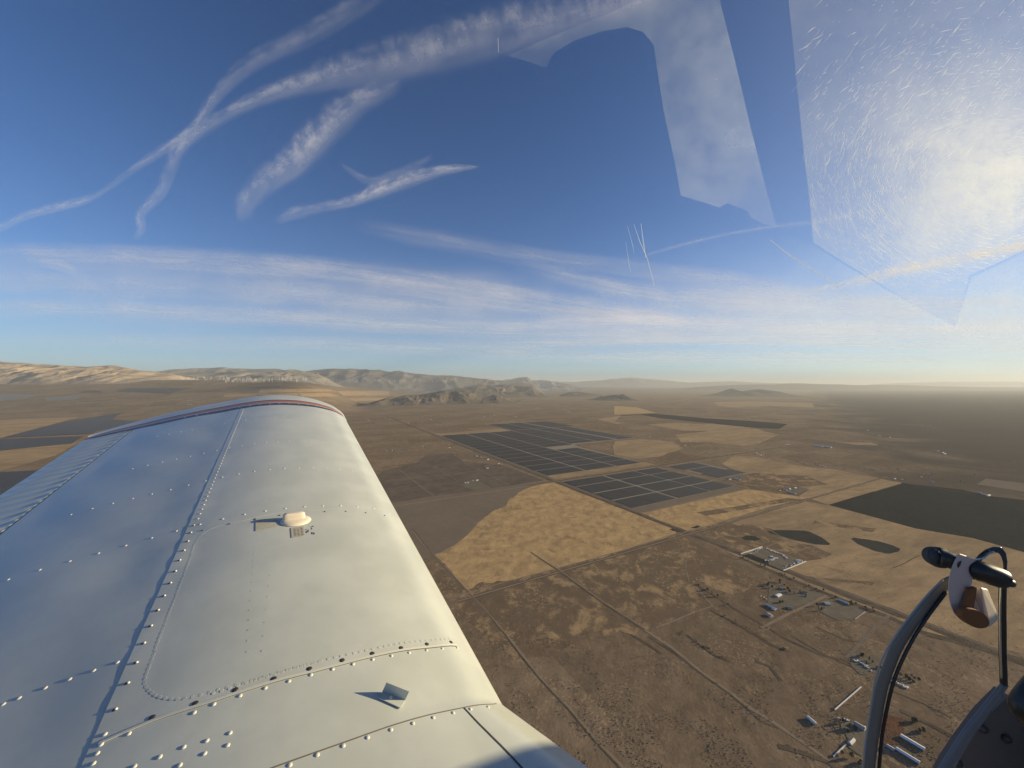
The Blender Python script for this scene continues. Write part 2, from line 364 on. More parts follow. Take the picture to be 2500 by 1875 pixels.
proad('O', [(280, 120), (430, 295), (620, 490), (780, 670), (980, 900), (1130, 1090), (1300, 1275), (1480, 1480), (1650, 1659), (1800, 1850)], 13)
proad('O', [(285, 110), (425, 290), (612, 482), (772, 662), (965, 895), (1118, 1085), (1290, 1275), (1470, 1480), (1635, 1659)], 6, M_roadd, name='verge')
proad('O', [(380, 570), (640, 528), (900, 450), (1220, 365), (1600, 262), (1990, 140)], 9)
proad('O', [(1050, 260), (1220, 370), (1520, 590), (1790, 760), (1950, 880), (2124, 1000)], 12, M_roadd, name='verge')
proad('O', [(1050, 258), (1222, 365), (1522, 584), (1795, 755)], 6)
proad('P', [(-60, 705), (100, 820), (280, 960), (440, 1070), (560, 1170), (700, 1260), (860, 1370), (1000, 1470), (1100, 1560)], 12)
proad('P', [(-40, 745), (110, 850), (300, 985), (450, 1090), (560, 1185), (640, 1260), (740, 1300)], 8, M_roadd, name='verge')
proad('P', [(0, 690), (100, 655), (240, 600), (345, 565), (240, 450)], 7)
proad('P', [(240, 430), (440, 560), (640, 680), (800, 770), (1000, 860), (1160, 900)], 12, M_roadd, name='verge')
proad('P', [(330, 590), (480, 670), (620, 750), (700, 800), (800, 835)], 14, M_roadd, name='verge')
proad('P', [(640, 700), (800, 610), (930, 550), (1040, 492)], 12)
proad('P', [(620, 690), (645, 712), (680, 708), (690, 690), (650, 682), (620, 690)], 6)
proad('P', [(510, 270), (780, 390), (1050, 500), (1380, 620), (1600, 720), (1900, 800), (2212, 890)], 30, M_roadd, name='verge')
proad('P', [(500, 262), (780, 380), (1050, 490)], 9)
proad('P', [(690, 110), (780, 165), (640, 215), (515, 262)], 7)
proad('P', [(790, 165), (930, 212), (1060, 250)], 5); proad('P', [(800, 250), (925, 212)], 6)
proad('P', [(140, 155), (195, 260), (180, 330), (205, 420)], 5)
proad('P', [(1380, 320), (1560, 240), (1640, 255)], 10); proad('P', [(1420, 340), (1590, 262)], 5, M_roadd, name='verge')
proad('P', [(1150, 880), (1250, 760), (1400, 620)], 14, M_graybrown)
proad('P', [(1200, 640), (1260, 600)], 4); proad('P', [(960, 690), (1140, 770), (1210, 780)], 5, M_roadd, name='verge')
proad('D', [(120, 10), (400, 170), (690, 300)], 7, M_roadd, name='verge'); proad('D', [(1330, 10), (1700, 90), (2000, 180)], 7, M_roadd, name='verge')
proad('D', [(990, 490), (1300, 620), (1560, 750)], 6, M_roadd, name='verge'); proad('D', [(1100, 680), (1350, 800), (1640, 960)], 16, M_roadd, name='verge')
proad('D', [(0, 1000), (200, 1060), (440, 1150), (560, 1240)], 14, M_roadd, name='verge')
for pts in ([(150, 180), (280, 250), (420, 360)], [(640, 180), (760, 270), (900, 370), (1040, 430)], [(1270, 420), (1400, 470), (1500, 600)]):
    proad('L', pts, 11, M_roadd, wob=14, name='verge')
proad('H', [(500, 520), (760, 492), (1140, 452), (1480, 408), (1760, 375)], 9); proad('H', [(640, 400), (740, 475), (870, 578), (1000, 670)], 9)
proad('H', [(1000, 370), (1130, 455), (1260, 530), (1410, 618)], 7); proad('H', [(1310, 340), (1480, 415), (1770, 560)], 8)
proad('H', [(560, 612), (860, 578), (1250, 530), (1450, 510), (1700, 470)], 5); proad('H', [(1265, 535), (1415, 620)], 11, M_roadd, name='verge'); proad('H', [(1450, 510), (1600, 588)], 11, M_roadd, name='verge')
proad('H', [(860, 0), (1050, 60), (1300, 190), (1600, 320), (1900, 420), (2180, 520)], 8, wob=2)
proad('M', [(160, 600), (480, 566), (930, 640), (1400, 720), (1900, 800)], 12, M_roadd, name='verge'); proad('M', [(170, 1032), (560, 925), (900, 840)], 10)
proad('M', [(0, 895), (90, 872), (330, 818), (550, 772)], 9); proad('M', [(330, 720), (570, 668)], 13)
proad('J', [(600, 1239), (880, 1155)], 5); proad('J', [(200, 1010), (700, 1100), (1300, 1110)], 12, M_roadd, name='verge')
proad('I', [(0, 440), (450, 455), (860, 560), (1160, 630)], 10, M_roadd, name='verge'); proad('B', [(600, 190), (860, 250), (1130, 290)], 10, M_road)
proad('M', [(700, 1080), (1000, 980), (1330, 1085)], 5, M_mot) if False else None
for pts in ([(900, 500), (1200, 540), (1500, 600)], [(1500, 560), (1800, 620), (2212, 640)], [(1900, 570), (2212, 600)], [(1400, 700), (1900, 660), (2212, 600)]):
    proad('M', pts, 14, M_roadd, wob=60, name='verge')
# pale yard under the fenced salvage lot and the farmyards
field('C', [(300, 330), (500, 250), (960, 405), (720, 500)], M_yard)
field('C', [(270, 335), (360, 322), (560, 400), (560, 440), (640, 470), (700, 500)], M_dark)
for c, pts in [('C', [(560, 690), (900, 700), (1180, 760), (1000, 850), (800, 900), (640, 920), (540, 860)]), ('C', [(1120, 830), (1300, 800), (1620, 930), (1480, 1030), (1320, 1040), (1120, 950)]),
               ('B', [(1400, 480), (1600, 435), (1720, 465), (1560, 510)]), ('B', [(850, 345), (1130, 305), (1080, 360), (1000, 385), (900, 380)]),
               ('H', [(1260, 560), (1300, 525), (1450, 512), (1590, 590), (1420, 620)]), ('H', [(1240, 290), (1430, 262), (1580, 300), (1400, 300)]), ('H', [(420, 215), (820, 180), (700, 210), (450, 225)]),
               ('D', [(640, 160), (900, 190), (870, 330), (740, 360), (650, 260)]), ('D', [(560, 760), (800, 820), (760, 1100), (620, 1000)])]:
    field(c, pts, M_yard, 8, 4)
field('D', [(930, 700), (1150, 760), (1120, 960), (960, 1000), (890, 860)], land_mat('red_soil', (.17, .085, .05), (.13, .075, .05), 60), 6, 4)

# ------------------------------------------------------------------ hills
def fbm(x, y, o=5, seed=0, ridged=False):
    s_ = 0; a = 1.; tot = 0
    for k in range(o):
        v = np.array([mnoise.noise(Vector((float(i)*2**k+seed*17.3, float(j)*2**k+seed*5.1, seed*3.7))) for i, j in zip(x.ravel(), y.ravel())]).reshape(x.shape)
        if ridged: v = 1-2*np.abs(v)
        s_ = s_+a*v; tot += a; a *= .5
    return s_/tot
def hill_mat(name, A, B, L):
    m = mat(name, A, 1., spec=0.); N = NT(m)
    f = N.ramp(N.noise(N.coord((1/L, 1/L, 1/L)), 8, .65, .8), .4, .6)
    g = N.noise(N.coord((8/L, 8/L, 8/L)), 5, .7)
    N.l(N.mix(1., N.mix(f, A, B), N.math('MULTIPLY_ADD', g, .8, .6), 'MULTIPLY'), N.b.inputs['Base Color'])
    b = N.n('ShaderNodeBump'); b.inputs['Strength'].default_value = .8; b.inputs['Distance'].default_value = L/25; N.l(g, b.inputs['Height']); N.l(b.outputs[0], N.b.inputs['Normal'])
    return m
def range_(prof, Y, depth, m, seed, label, wl=1500., vb=None, nu=220, nd=44, gul=.35, name='hill', cat='hill', kind=None, back=.45, slant=0.):
    """prof: crest outline [(u,v)] seen at distance Y (slant: extra metres of distance along the outline)"""
    us = np.array([p[0] for p in prof], float); vs = np.array([p[1] for p in prof], float)
    u = np.linspace(us[0], us[-1], nu); v = np.interp(u, us, vs)
    Yc = Y+slant*(u-us[0])/(us[-1]-us[0])
    zc = H+(CY-v)/F*Yc                      # crest height
    s = np.linspace(-1, back, nd)           # -1 front foot, 0 crest, + behind
    S, U = np.meshgrid(s, u, indexing='ij')
    YY = Yc[None, :]+S*depth; XX = (U-CX)/F*Yc[None, :]*(1+0*S)
    base = terrain((U-CX)/F*YY, YY)
    base = terrain(XX, YY)
    env = np.where(S < 0, (1+S), np.clip(1-S/back, 0, 1)); env = env**1.15
    warp = fbm(XX/wl*.7, YY/wl*.7, 2, seed+5)
    gl = fbm(XX/wl+warp*.6, YY/wl*.55, 5, seed, True)       # spurs and gullies
    rel = np.clip(zc[None, :]-base, 5, None)
    mid = np.clip(4*env*(1-env), 0, 1)
    z = base+rel*np.clip(env+gul*(gl-.35)*mid, 0, None)
    z += rel*.05*gl*env
    endf = sm((U-us[0])/(us[-1]-us[0]), 0, .05)*(1-sm((U-us[0])/(us[-1]-us[0]), .95, 1))
    z = base+(z-base)*endf-12*(1-np.minimum(1, env*12))-3
    V = list(zip(XX.ravel(), YY.ravel(), z.ravel())); Fc = []
    for i in range(nd-1):
        for j in range(nu-1):
            a = i*nu+j; Fc.append((a, a+1, a+nu+1, a+nu))
    o = mesh(name, V, Fc, m, smooth=True)
    if o.data.polygons[len(o.data.polygons)//2].normal.z < 0: o.data.flip_normals()
    o['label'] = label; o['kind'] = 'structure'
    return o
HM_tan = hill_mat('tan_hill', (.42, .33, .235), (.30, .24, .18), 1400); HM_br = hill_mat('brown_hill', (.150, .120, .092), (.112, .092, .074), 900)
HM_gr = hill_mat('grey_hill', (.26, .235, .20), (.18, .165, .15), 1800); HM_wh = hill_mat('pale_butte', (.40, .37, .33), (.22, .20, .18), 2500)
range_([(-260, 872), (-60, 882), (0, 883), (45, 887), (117, 891), (167, 894), (226, 897), (250, 894), (271, 893), (305, 897), (330, 903), (380, 908), (430, 916), (470, 926)], 23500, 4300, HM_tan, 1, 'tan hills at the far left of the horizon', 1300, gul=.5, nu=300, nd=60)
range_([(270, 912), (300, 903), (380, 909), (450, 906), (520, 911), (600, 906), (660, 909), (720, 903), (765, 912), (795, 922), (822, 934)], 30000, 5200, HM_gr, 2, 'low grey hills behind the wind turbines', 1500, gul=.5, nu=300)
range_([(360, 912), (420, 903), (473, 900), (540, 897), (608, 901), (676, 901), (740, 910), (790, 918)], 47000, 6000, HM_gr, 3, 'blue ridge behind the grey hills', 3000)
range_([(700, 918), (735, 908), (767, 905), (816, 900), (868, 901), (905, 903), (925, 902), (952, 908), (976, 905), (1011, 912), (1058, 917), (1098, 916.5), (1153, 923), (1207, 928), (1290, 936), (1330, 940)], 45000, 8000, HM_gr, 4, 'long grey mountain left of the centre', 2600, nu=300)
range_([(780, 944), (796, 945), (812, 941), (830, 943), (850, 938), (870, 941), (888, 936), (905, 937), (922, 943), (945, 949)], 62000, 3000, HM_br, 5, 'small dark knolls beyond the tan fields', 2600, gul=.6)
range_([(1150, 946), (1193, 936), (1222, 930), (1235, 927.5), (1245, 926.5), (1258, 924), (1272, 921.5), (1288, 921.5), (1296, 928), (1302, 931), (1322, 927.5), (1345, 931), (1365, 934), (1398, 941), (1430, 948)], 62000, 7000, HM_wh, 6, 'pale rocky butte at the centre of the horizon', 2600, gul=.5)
range_([(1060, 955), (1100, 950), (1130, 946), (1172, 940), (1188, 943), (1228, 939.5), (1262, 941), (1296, 942), (1310, 953), (1330, 960)], 36000, 7500, HM_br, 7, 'dark hills in front of the pale butte', 1500, gul=.5)
range_([(870, 996), (905, 986), (930, 979), (957, 967), (972, 969), (990, 965), (1033, 963), (1052, 959), (1073, 956), (1098, 956.5), (1120, 957.5), (1150, 958.5), (1165, 966), (1180, 970), (1193, 969), (1215, 964), (1239, 972), (1262, 979), (1285, 985)], 18300, 2700, HM_br, 8, 'brown furrowed ridge beyond the wing tip', 1700, gul=.85, nu=360, nd=80, slant=4500)
range_([(1430, 981), (1447, 975), (1470, 967), (1500, 964), (1522, 961), (1534, 968), (1548, 979)], 24500, 1800, HM_br, 9, 'small dark hill right of the brown ridge', 600, gul=.5, nu=100)
range_([(1365, 964), (1390, 958), (1410, 956), (1440, 960), (1470, 964)], 32000, 2000, HM_br, 10, 'low hill far beyond the small dark hill', 800, nu=100)
range_([(1690, 968), (1733, 964), (1760, 957), (1785, 948.5), (1812, 955), (1850, 950), (1880, 953), (1900, 962), (1935, 968)], 33000, 3500, HM_br, 11, 'two-topped hill on the right plain', 1300, nu=160)
range_([(1600, 956), (1630, 954), (1700, 945), (1780, 940), (1885, 938), (1935, 936), (2010, 937.5), (2090, 940), (2190, 940), (2290, 943), (2400, 945), (2560, 946), (2700, 950)], 72000, 9000, HM_br, 12, 'low dark ridge along the right horizon', 4000, nu=200)
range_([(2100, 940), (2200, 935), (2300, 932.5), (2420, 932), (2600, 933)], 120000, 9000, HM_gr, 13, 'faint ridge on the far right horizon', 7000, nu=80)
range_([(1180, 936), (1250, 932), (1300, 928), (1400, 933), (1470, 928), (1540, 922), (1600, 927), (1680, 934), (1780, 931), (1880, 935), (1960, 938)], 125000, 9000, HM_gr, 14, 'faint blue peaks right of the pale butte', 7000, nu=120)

# ------------------------------------------------------------------ solar farms
M_panel = mat('solar_panel', (.045, .043, .040), .55, spec=.2); M_post = mat('galvanised_post', (.35, .35, .34), .5, .6)
M_panelsoil = land_mat('array_soil', (.085, .076, .062), (.10, .09, .072), 60, .5, .3, .1, 1, bump=0)
def array_mesh(lp, lq):
    """rows of tilted panels along q, lp deep; ground strip beneath"""
    b = MB(); n = int(lp/7)
    for i in range(n):
        y = -lp/2+7*(i+.5)
        for x0 in ((-lq/2, -3), (3, lq/2)):
            b.add([(x0[0], y-2.7, 1.2), (x0[1], y-2.7, 1.2), (x0[1], y+2.7, 2.6), (x0[0], y+2.7, 2.6), (x0[0], y-2.7, 1.05), (x0[1], y-2.7, 1.05), (x0[1], y+2.7, 2.45), (x0[0], y+2.7, 2.45)],
                  [(0, 1, 2, 3), (7, 6, 5, 4), (0, 4, 5, 1), (2, 6, 7, 3), (0, 3, 7, 4), (1, 5, 6, 2)], 0)
    b.add([(-lq/2, -lp/2, .12), (lq/2, -lp/2, .12), (lq/2, lp/2, .12), (-lq/2, lp/2, .12)], [(0, 1, 2, 3)], 1)
    return b
AM = {}
rotq = math.atan2(BX[1], BX[0])
ORD = ['nearest', 'second', 'third', 'fourth', 'fifth', 'sixth', 'seventh', 'eighth', 'ninth', 'tenth', 'eleventh', 'twelfth', 'thirteenth', 'farthest']
def solar(p0, p1, q0, q1, label, group):
    key = (round(p1-p0), round(q1-q0))
    if key not in AM:
        o = array_mesh(*key).build('solar_array', [M_panel, M_panelsoil]); AM[key] = o.data
    else:
        o = bpy.data.objects.new('solar_array', AM[key]); COL.objects.link(o)
    c = PQ((p0+p1)/2, (q0+q1)/2, 1.0); o.location = c; o.rotation_euler = (0, 0, rotq)
    tag(o, label, 'solar array', group); return o
M_lane = land_mat('service_lane', (.27, .235, .185), (.31, .265, .205), 300, .5, .3, .08, 1, bump=0)
for P_ in ([(175, 92), (175, 1540), (1500, 1600), (1750, 1690), (1840, 3190), (3940, 3190), (3940, 3450), (5262, 3450), (5240, 1740), (3945, 1740), (3900, 1690), (3870, 92)],
           [(-95, 85), (-95, 1470), (-1050, 1470), (-1050, 85)], [(-110, 1640), (-110, 2160), (-790, 2160), (-790, 1630)]):
    poly('field', [PQ(*p) for p in P_], M_lane)
LB = {'c1': 'dark block of solar panels in the column beside the section road', 'c2': 'dark block of solar panels in the second column from the section road', 'c3': 'dark block of solar panels in the third column from the section road',
      'u': 'dark block of solar panels in the wide far half of the big farm', 't': 'dark block of solar panels at the farthest top end of the big farm', 's': 'dark block of solar panels in the nearer farm below the crossroads', 'r': 'dark block of solar panels in the small farm to the right'}
for i in range(14):
    p0 = 190+262*i; p1 = p0+238
    solar(p0, p1, 110, 608, ORD[i]+' '+LB['c1'], 'solar blocks of the big farm'); solar(p0, p1, 645, 1092, ORD[i]+' '+LB['c2'], 'solar blocks of the big farm')
    if not 1490 < p0 < 1730:
        if i < 5: solar(p0, p1, 1130, 1520-0, ORD[i]+' '+LB['c3'], 'solar blocks of the big farm')
        elif i > 5: solar(p0, p1, 1130, 1655, ORD[i]+' '+LB['c3'], 'solar blocks of the big farm')
for i in range(8):
    p0 = 1860+258*i
    for k, (q0, q1) in enumerate(((1695, 2245), (2285, 2690), (2780, 3170))): solar(p0, p0+234, q0, q1, ('left', 'middle', 'right')[k]+' solar block in the '+ORD[i]+' row of the wide far half of the big farm', 'solar blocks of the big farm')
for i in range(5):
    p0 = 3960+258*i
    for k, (q0, q1) in enumerate(((1760, 2245), (2285, 2690), (2780, 3430))): solar(p0, p0+234, q0, q1, ('left', 'middle', 'right')[k]+' solar block in the '+('first', 'second', 'third', 'fourth', 'last')[i]+' row of the far top end of the big farm', 'solar blocks of the big farm')
for i, (p0, p1) in enumerate(((-310, -110), (-563, -332), (-806, -585), (-1042, -828))):
    for k, (q0, q1) in enumerate(((95, 612), (655, 1082), (1112, 1455))): solar(p0, p1, q0, q1, ('left', 'middle', 'right')[k]+' solar block in the '+('back', 'second', 'third', 'front')[i]+' row of the nearer farm below the crossroads', 'solar blocks of the nearer farm')
solar(-350, -128, 1650, 2115, 'dark block of solar panels farthest in the small right farm', None); solar(-562, -370, 1700, 2085, 'middle dark block of solar panels in the small right farm', None); solar(-772, -568, 1640, 2145, 'nearest dark block of solar panels in the small right farm', None)
def far_solar(quad, label, rows=26, gaps=()):
    """panel rows laid over the sloping plain between four photo-px corners (far left, far right, near right, near left)"""
    q = [np.array(p) for p in quad]; b = MB()
    for r in range(rows):
        t0 = (r+.08)/rows; t1 = (r+.92)/rows
        for k in range(8):
            s0, s1 = (k+.01)/8, (k+.99)/8
            C = []
            for s, t in ((s0, t0), (s1, t0), (s1, t1), (s0, t1)):
                p = (q[0]*(1-s)+q[1]*s)*(1-t)+(q[3]*(1-s)+q[2]*s)*t; C.append(G(p[0], p[1], 9))
            top = [c+np.array([0, 0, 4.]) for c in C[:2]]+[c for c in C[2:]]
            bot = [c-np.array([0, 0, 1.]) for c in top]
            b.add(top+bot, [(0, 1, 2, 3), (7, 6, 5, 4), (0, 4, 5, 1), (2, 6, 7, 3), (0, 3, 7, 4), (1, 5, 6, 2)], 0)
    o = b.build('solar_array', [M_panel]); tag(o, label, 'solar array'); return o
far_solar(px('Q', [(420, 434), (730, 388), (560, 512), (20, 536)]), 'long dark solar field left of the wing tip')
far_solar(px('Q', [(640, 425), (840, 440), (700, 480), (540, 500)]), 'dark solar field corner touching the wing tip', 14)
far_solar(px('Q', [(-60, 548), (500, 528), (430, 572), (-60, 618)]), 'second dark solar strip at the left edge', 18)
far_solar(px('Q', [(-60, 748), (330, 728), (200, 880), (-60, 960)]), 'dark solar strip behind the aileron at the left edge', 22)
far_solar(px('Fc', [(1400, 345), (2050, 343), (1830, 402), (1230, 375)]), 'distant dark solar field with pale lanes', 8)
far_solar(px('Fc', [(900, 372), (1040, 366), (1130, 386), (860, 392)]), 'small distant dark solar patch left of the laned field', 5)

# ------------------------------------------------------------------ buildings, walls, trees, turbines
def stucco(name, c, r=.7):
    m = mat(name, c, r); N = NT(m); f = N.noise(N.coord((.6, .6, .6)), 5); N.l(N.mix(1., c, N.math('MULTIPLY_ADD', f, .5, .72), 'MULTIPLY'), N.b.inputs['Base Color']); return m
M_white = stucco('white_metal_roof', (.80, .79, .76), .4); M_wall = stucco('pale_wall', (.55, .50, .43)); M_greyroof = stucco('grey_roof', (.34, .34, .35), .6)
M_brownroof = stucco('brown_roof', (.20, .15, .12)); M_blueside = stucco('blue_steel_wall', (.10, .13, .19), .5); M_dkwin = mat('window_glass', (.03, .035, .04), .1); M_tyre = mat('tyre', (.03, .03, .03), .8)
def gable(b, w_, l_, h, rh, mw, mr, over=.5):
    x, y = w_/2, l_/2
    b.add([(-x, -y, 0), (x, -y, 0), (x, y, 0), (-x, y, 0), (-x, -y, h), (x, -y, h), (x, y, h), (-x, y, h), (0, -y, h+rh), (0, y, h+rh)],
          [(0, 1, 5, 4), (1, 2, 6, 5), (2, 3, 7, 6), (3, 0, 4, 7), (4, 5, 8), (6, 7, 9)], mw)
    return x, y
def roof_part(b, w_, l_, h, rh, m, over=.6, t=.25):
    x, y = w_/2+over, l_/2+over; zz = h-over*rh/(w_/2)
    for s in (-1, 1):
        A = [(s*x, -y, zz), (0, -y, h+rh), (0, y, h+rh), (s*x, y, zz)]
        b.add(A+[(p[0], p[1], p[2]+t) for p in A], [(0, 1, 2, 3), (7, 6, 5, 4), (0, 4, 5, 1), (2, 6, 7, 3), (3, 7, 4, 0)], m)
def house(c, ang, w_, l_, h=3.2, rh=1.8, wall=None, roof=None, label='', cat='house', group=None, name='house'):
    """near building: Empty > wall (> window), roof, door"""
    t = empty(name, (c[0], c[1], c[2]-.1 if len(c) > 2 else 0)); t.rotation_euler = (0, 0, ang); tag(t, label, cat, group)
    b = MB(); gable(b, w_, l_, h, rh, 0, 0); wl = b.build('wall', wall or M_wall, t)
    for y in np.linspace(-l_/2+2, l_/2-2, max(2, int(l_/6))):
        b = MB(); b.box((w_/2+.02, y, h*.55), (.12, 1.4, 1.1)); b.build('window', M_dkwin, wl)
    b = MB(); roof_part(b, w_, l_, h, rh, 0); b.build('roof', roof or M_white, t)
    b = MB(); b.box((0, -l_/2-.03, 1.1), (1.6 if l_ < 40 else 4, .12, 2.2)); b.build('door', M_brownroof, t)
    return t
def small_mesh(kind):
    b = MB()
    if kind == 0: gable(b, 14, 26, 4.5, 2.5, 0, 0); roof_part(b, 14, 26, 4.5, 2.5, 1); ms = [M_wall, M_white]; 
    elif kind == 1: gable(b, 11, 16, 3.5, 2, 0, 0); roof_part(b, 11, 16, 3.5, 2, 1); b.box((7, 0, 1.4), (4, 6, 2.8), 0); ms = [M_wall, M_greyroof]
    elif kind == 2: gable(b, 16, 60, 5, 2.4, 0, 0); roof_part(b, 16, 60, 5, 2.4, 1); ms = [M_wall, M_white]
    else: gable(b, 12, 20, 4, 2, 0, 0); roof_part(b, 12, 20, 4, 2, 1); b.box((0, 12, 1.5), (6, 5, 3), 0); ms = [M_wall, M_brownroof]
    b.box((3 if kind != 2 else 8.02, 2, 1.6), (.3, 2, 1.2), 0)
    o = b.build('farm_building', ms); return o.data, o
SM = []
for k in range(4): d, o_ = small_mesh(k); SM.append(d); bpy.data.objects.remove(o_)
def bld(u, v, kind, label, group, ang=None, s=1.):
    p = G(u, v, 0); o = bpy.data.objects.new('farm_building', SM[kind]); COL.objects.link(o)
    o.location = (p[0], p[1], p[2]+(ZL[0] if p[2] < 1 else 0)); o.scale = (s, s, s); o.rotation_euler = (0, 0, ang if ang is not None else ROT_A+random.choice((0, R(90)))+random.uniform(-.1, .1))
    tag(o, label, 'building', group); return o
# trees: three crowns of many small leaf clumps
M_leaf = mat('leaf', (.055, .062, .035), .8); M_leaf2 = mat('leaf_dry', (.085, .078, .045), .8); M_bark = mat('bark', (.11, .08, .06), .9)
def tree_mesh(seed, h, wd, tall=False):
    r_ = random.Random(seed); b = MB()
    b.tube([(0, 0, 0), (.2, .1, h*.3), (0, .2, h*.6)], [.5, .35, .12], 5, 1)
    for k in range(5):
        a = k*1.3+r_.random(); b.tube([(0, 0, h*.25), (math.cos(a)*wd*.35, math.sin(a)*wd*.35, h*.55)], [.25, .08], 4, 1)
    for k in range(150):
        a = r_.uniform(0, 6.28); q = r_.random()**.6; z = r_.uniform(.22, 1)*h; rr = wd*.5*q*math.sin(min(1, (z/h))*2.9)**.6 if z < h*.97 else wd*.1
        c = Vector((math.cos(a)*rr, math.sin(a)*rr, z)); s = r_.uniform(.5, 1.1)*wd*.12
        for _ in range(3):
            d = Vector([r_.gauss(0, 1) for _ in range(3)]).normalized()*s; e = d.orthogonal().normalized()*s*.8
            p = c+Vector([r_.gauss(0, .3)*s for _ in range(3)]); b.add([p-d, p+e, p+d, p-e], [(0, 1, 2, 3)], 0 if k % 3 else 2)
    o = b.build('tree', [M_leaf, M_bark, M_leaf2]); me = o.data; bpy.data.objects.remove(o); return me
TM = [tree_mesh(1, 9, 9), tree_mesh(2, 12, 8), tree_mesh(3, 6, 8), tree_mesh(4, 15, 6)]
NTREE = [0]
def trees(c, pts, n, spread, label, group, kinds=(0, 1, 2, 3), s=1.):
    P = px(c, pts)
    n = max(2, int(round(n*(.47 if spread < 40 else .3))))
    for i in range(n):
        t = random.random()*(len(P)-1); k = int(t); t -= k
        if k >= len(P)-1: k -= 1; t = 1.
        u = P[k][0]*(1-t)+P[k+1][0]*t; v = P[k][1]*(1-t)+P[k+1][1]*t
        g = G(u, v); g[0] += random.gauss(0, spread); g[1] += random.gauss(0, spread)
        o = bpy.data.objects.new('tree', TM[random.choice(kinds)]); COL.objects.link(o); k2 = random.uniform(.7, 1.25)*s
        o.location = (g[0], g[1], float(terrain(g[0], g[1]))+(ZL[0]-.1 if g[1] < 11000 else 0)); o.scale = (k2, k2, k2); o.rotation_euler = (0, 0, random.uniform(0, 6)); tag(o, label, 'tree', group); NTREE[0] += 1
def cluster(c, pts, label, treelabel, nt=0, kinds=(0, 1, 3), spread=25, s=1., tg=None):
    for (x, y) in px(c, pts): bld(x, y, random.choice(kinds), label, label.replace('building', 'buildings') if False else 'buildings: '+label, s=s)
    if nt: trees(c, pts, nt, spread, treelabel, 'trees: '+treelabel)
cluster('H', [(1152, 150), (1158, 182), (887, 168)], 'pale farm building near the top left of the brown plain', '')
cluster('H', [(640, 205), (610, 208), (575, 210), (520, 212)], 'low building in the row beside the leading edge', 'tree in the row beside the leading edge', 7)
cluster('H', [(1435, 268), (1480, 278), (1455, 275), (1550, 300), (1550, 304)], 'white building at the homestead beside the solar farm road', 'dark tree at the homestead beside the solar farm road', 16, (0, 0, 1), 35)
cluster('H', [(1520, 368), (1500, 366), (1545, 390), (1660, 345), (1690, 348)], 'white building at the lower homestead beside the solar farm road', 'dark tree at the lower homestead beside the solar farm road', 18, (0, 1, 3), 35)
cluster('H', [(1440, 514), (1395, 516), (1320, 540), (1345, 538)], 'pale shed on the square fenced lot in the scrub', '', 0, (0, 1))
cluster('B', [(1480, 468), (1425, 477), (1520, 462), (1575, 450)], 'white building on the lone yard in the dry grass', 'tree on the lone yard in the dry grass', 4, (0, 1))
bld(*px('B', [(1545, 500)])[0], 2, 'long white shed on the lone yard in the dry grass', None, ROT_A+R(90))
bld(*px('B', [(1008, 366)])[0], 2, 'long white shed beside the small solar farm', None, ROT_A+R(90)); bld(*px('B', [(932, 366)])[0], 0, 'white house beside the small solar farm', None)
trees('B', [(850, 372), (930, 366), (1075, 352)], 9, 14, 'dark tree by the long shed beside the small solar farm', 'trees by the long shed')
cluster('B', [(1195, 108), (1225, 112), (1250, 105), (1215, 122), (1240, 128), (1262, 118)], 'white building in the hamlet beyond the dry grass', 'dark tree in the hamlet beyond the dry grass', 14, (0, 1, 3), 45)
cluster('B', [(1495, 22), (1515, 22), (1480, 24)], 'white farm building beyond the hamlet', 'tree beyond the hamlet', 6, (0, 1), 60)
for (x, y) in px('B', [(1800, 42), (1880, 48)]): bld(x, y, 2, 'very long pale shed on the right plain', 'long sheds on the right plain', ROT_A+R(90), 2.2)
cluster('B', [(865, 104)], 'lone pale building above the solar farm', '', 0)
cluster('B', [(1680, 210), (1815, 228), (1860, 238)], 'white building on the tree-lined road', 'dark tree on the tree-lined road', 0)
trees('B', [(1150, 118), (1450, 118), (1500, 120)], 10, 30, 'tree in the line beside the hamlet', 'trees beside the hamlet'); trees('B', [(1550, 195), (1700, 210), (1880, 240), (2050, 262)], 20, 22, 'dark tree on the tree-lined road', 'trees on the tree-lined road')
trees('M', [(1130, 655), (1220, 650), (1310, 660)], 18, 25, 'dark tree in the grove above the pale quarter', 'grove above the pale quarter'); trees('M', [(1350, 655), (1420, 655), (1490, 665)], 12, 25, 'dark tree in the grove right of the first grove', 'grove right of the first grove')
cluster('M', [(1480, 716), (1437, 712), (1645, 686), (1612, 682), (1595, 700), (1660, 728)], 'white building in the settlement above the dark field', 'dark tree in the settlement above the dark field', 22, (0, 1, 3), 70)
trees('M', [(1750, 660), (1820, 650), (1790, 720), (1850, 740)], 24, 50, 'dark tree in the right-hand grove above the dark field', 'right-hand grove')
cluster('M', [(210, 488), (188, 490), (252, 488), (180, 512)], 'white farmhouse on the plain above the small solar farm', 'tree on the plain above the small solar farm', 5, (0, 1), 40)
cluster('M', [(690, 320), (715, 318), (540, 322), (600, 338), (640, 345), (560, 350)], 'pale building in the far village', 'tree in the far village', 16, (0, 1, 3), 180, 1.4)
cluster('M', [(1408, 463), (1345, 452), (1080, 407), (1275, 420), (1600, 390), (1650, 393)], 'pale building scattered on the hazy right plain', 'dark tree scattered on the hazy right plain', 14, (0, 1), 90, 1.3)
cluster('M', [(1970, 805), (2000, 812), (1945, 795)], 'white shed at the far edge of the dark field', '', 0, (2, 0))
cluster('M', [(1690, 545), (1725, 556), (1735, 562)], 'bright metal building glinting on the right plain', '', 0, (0,), s=1.6)
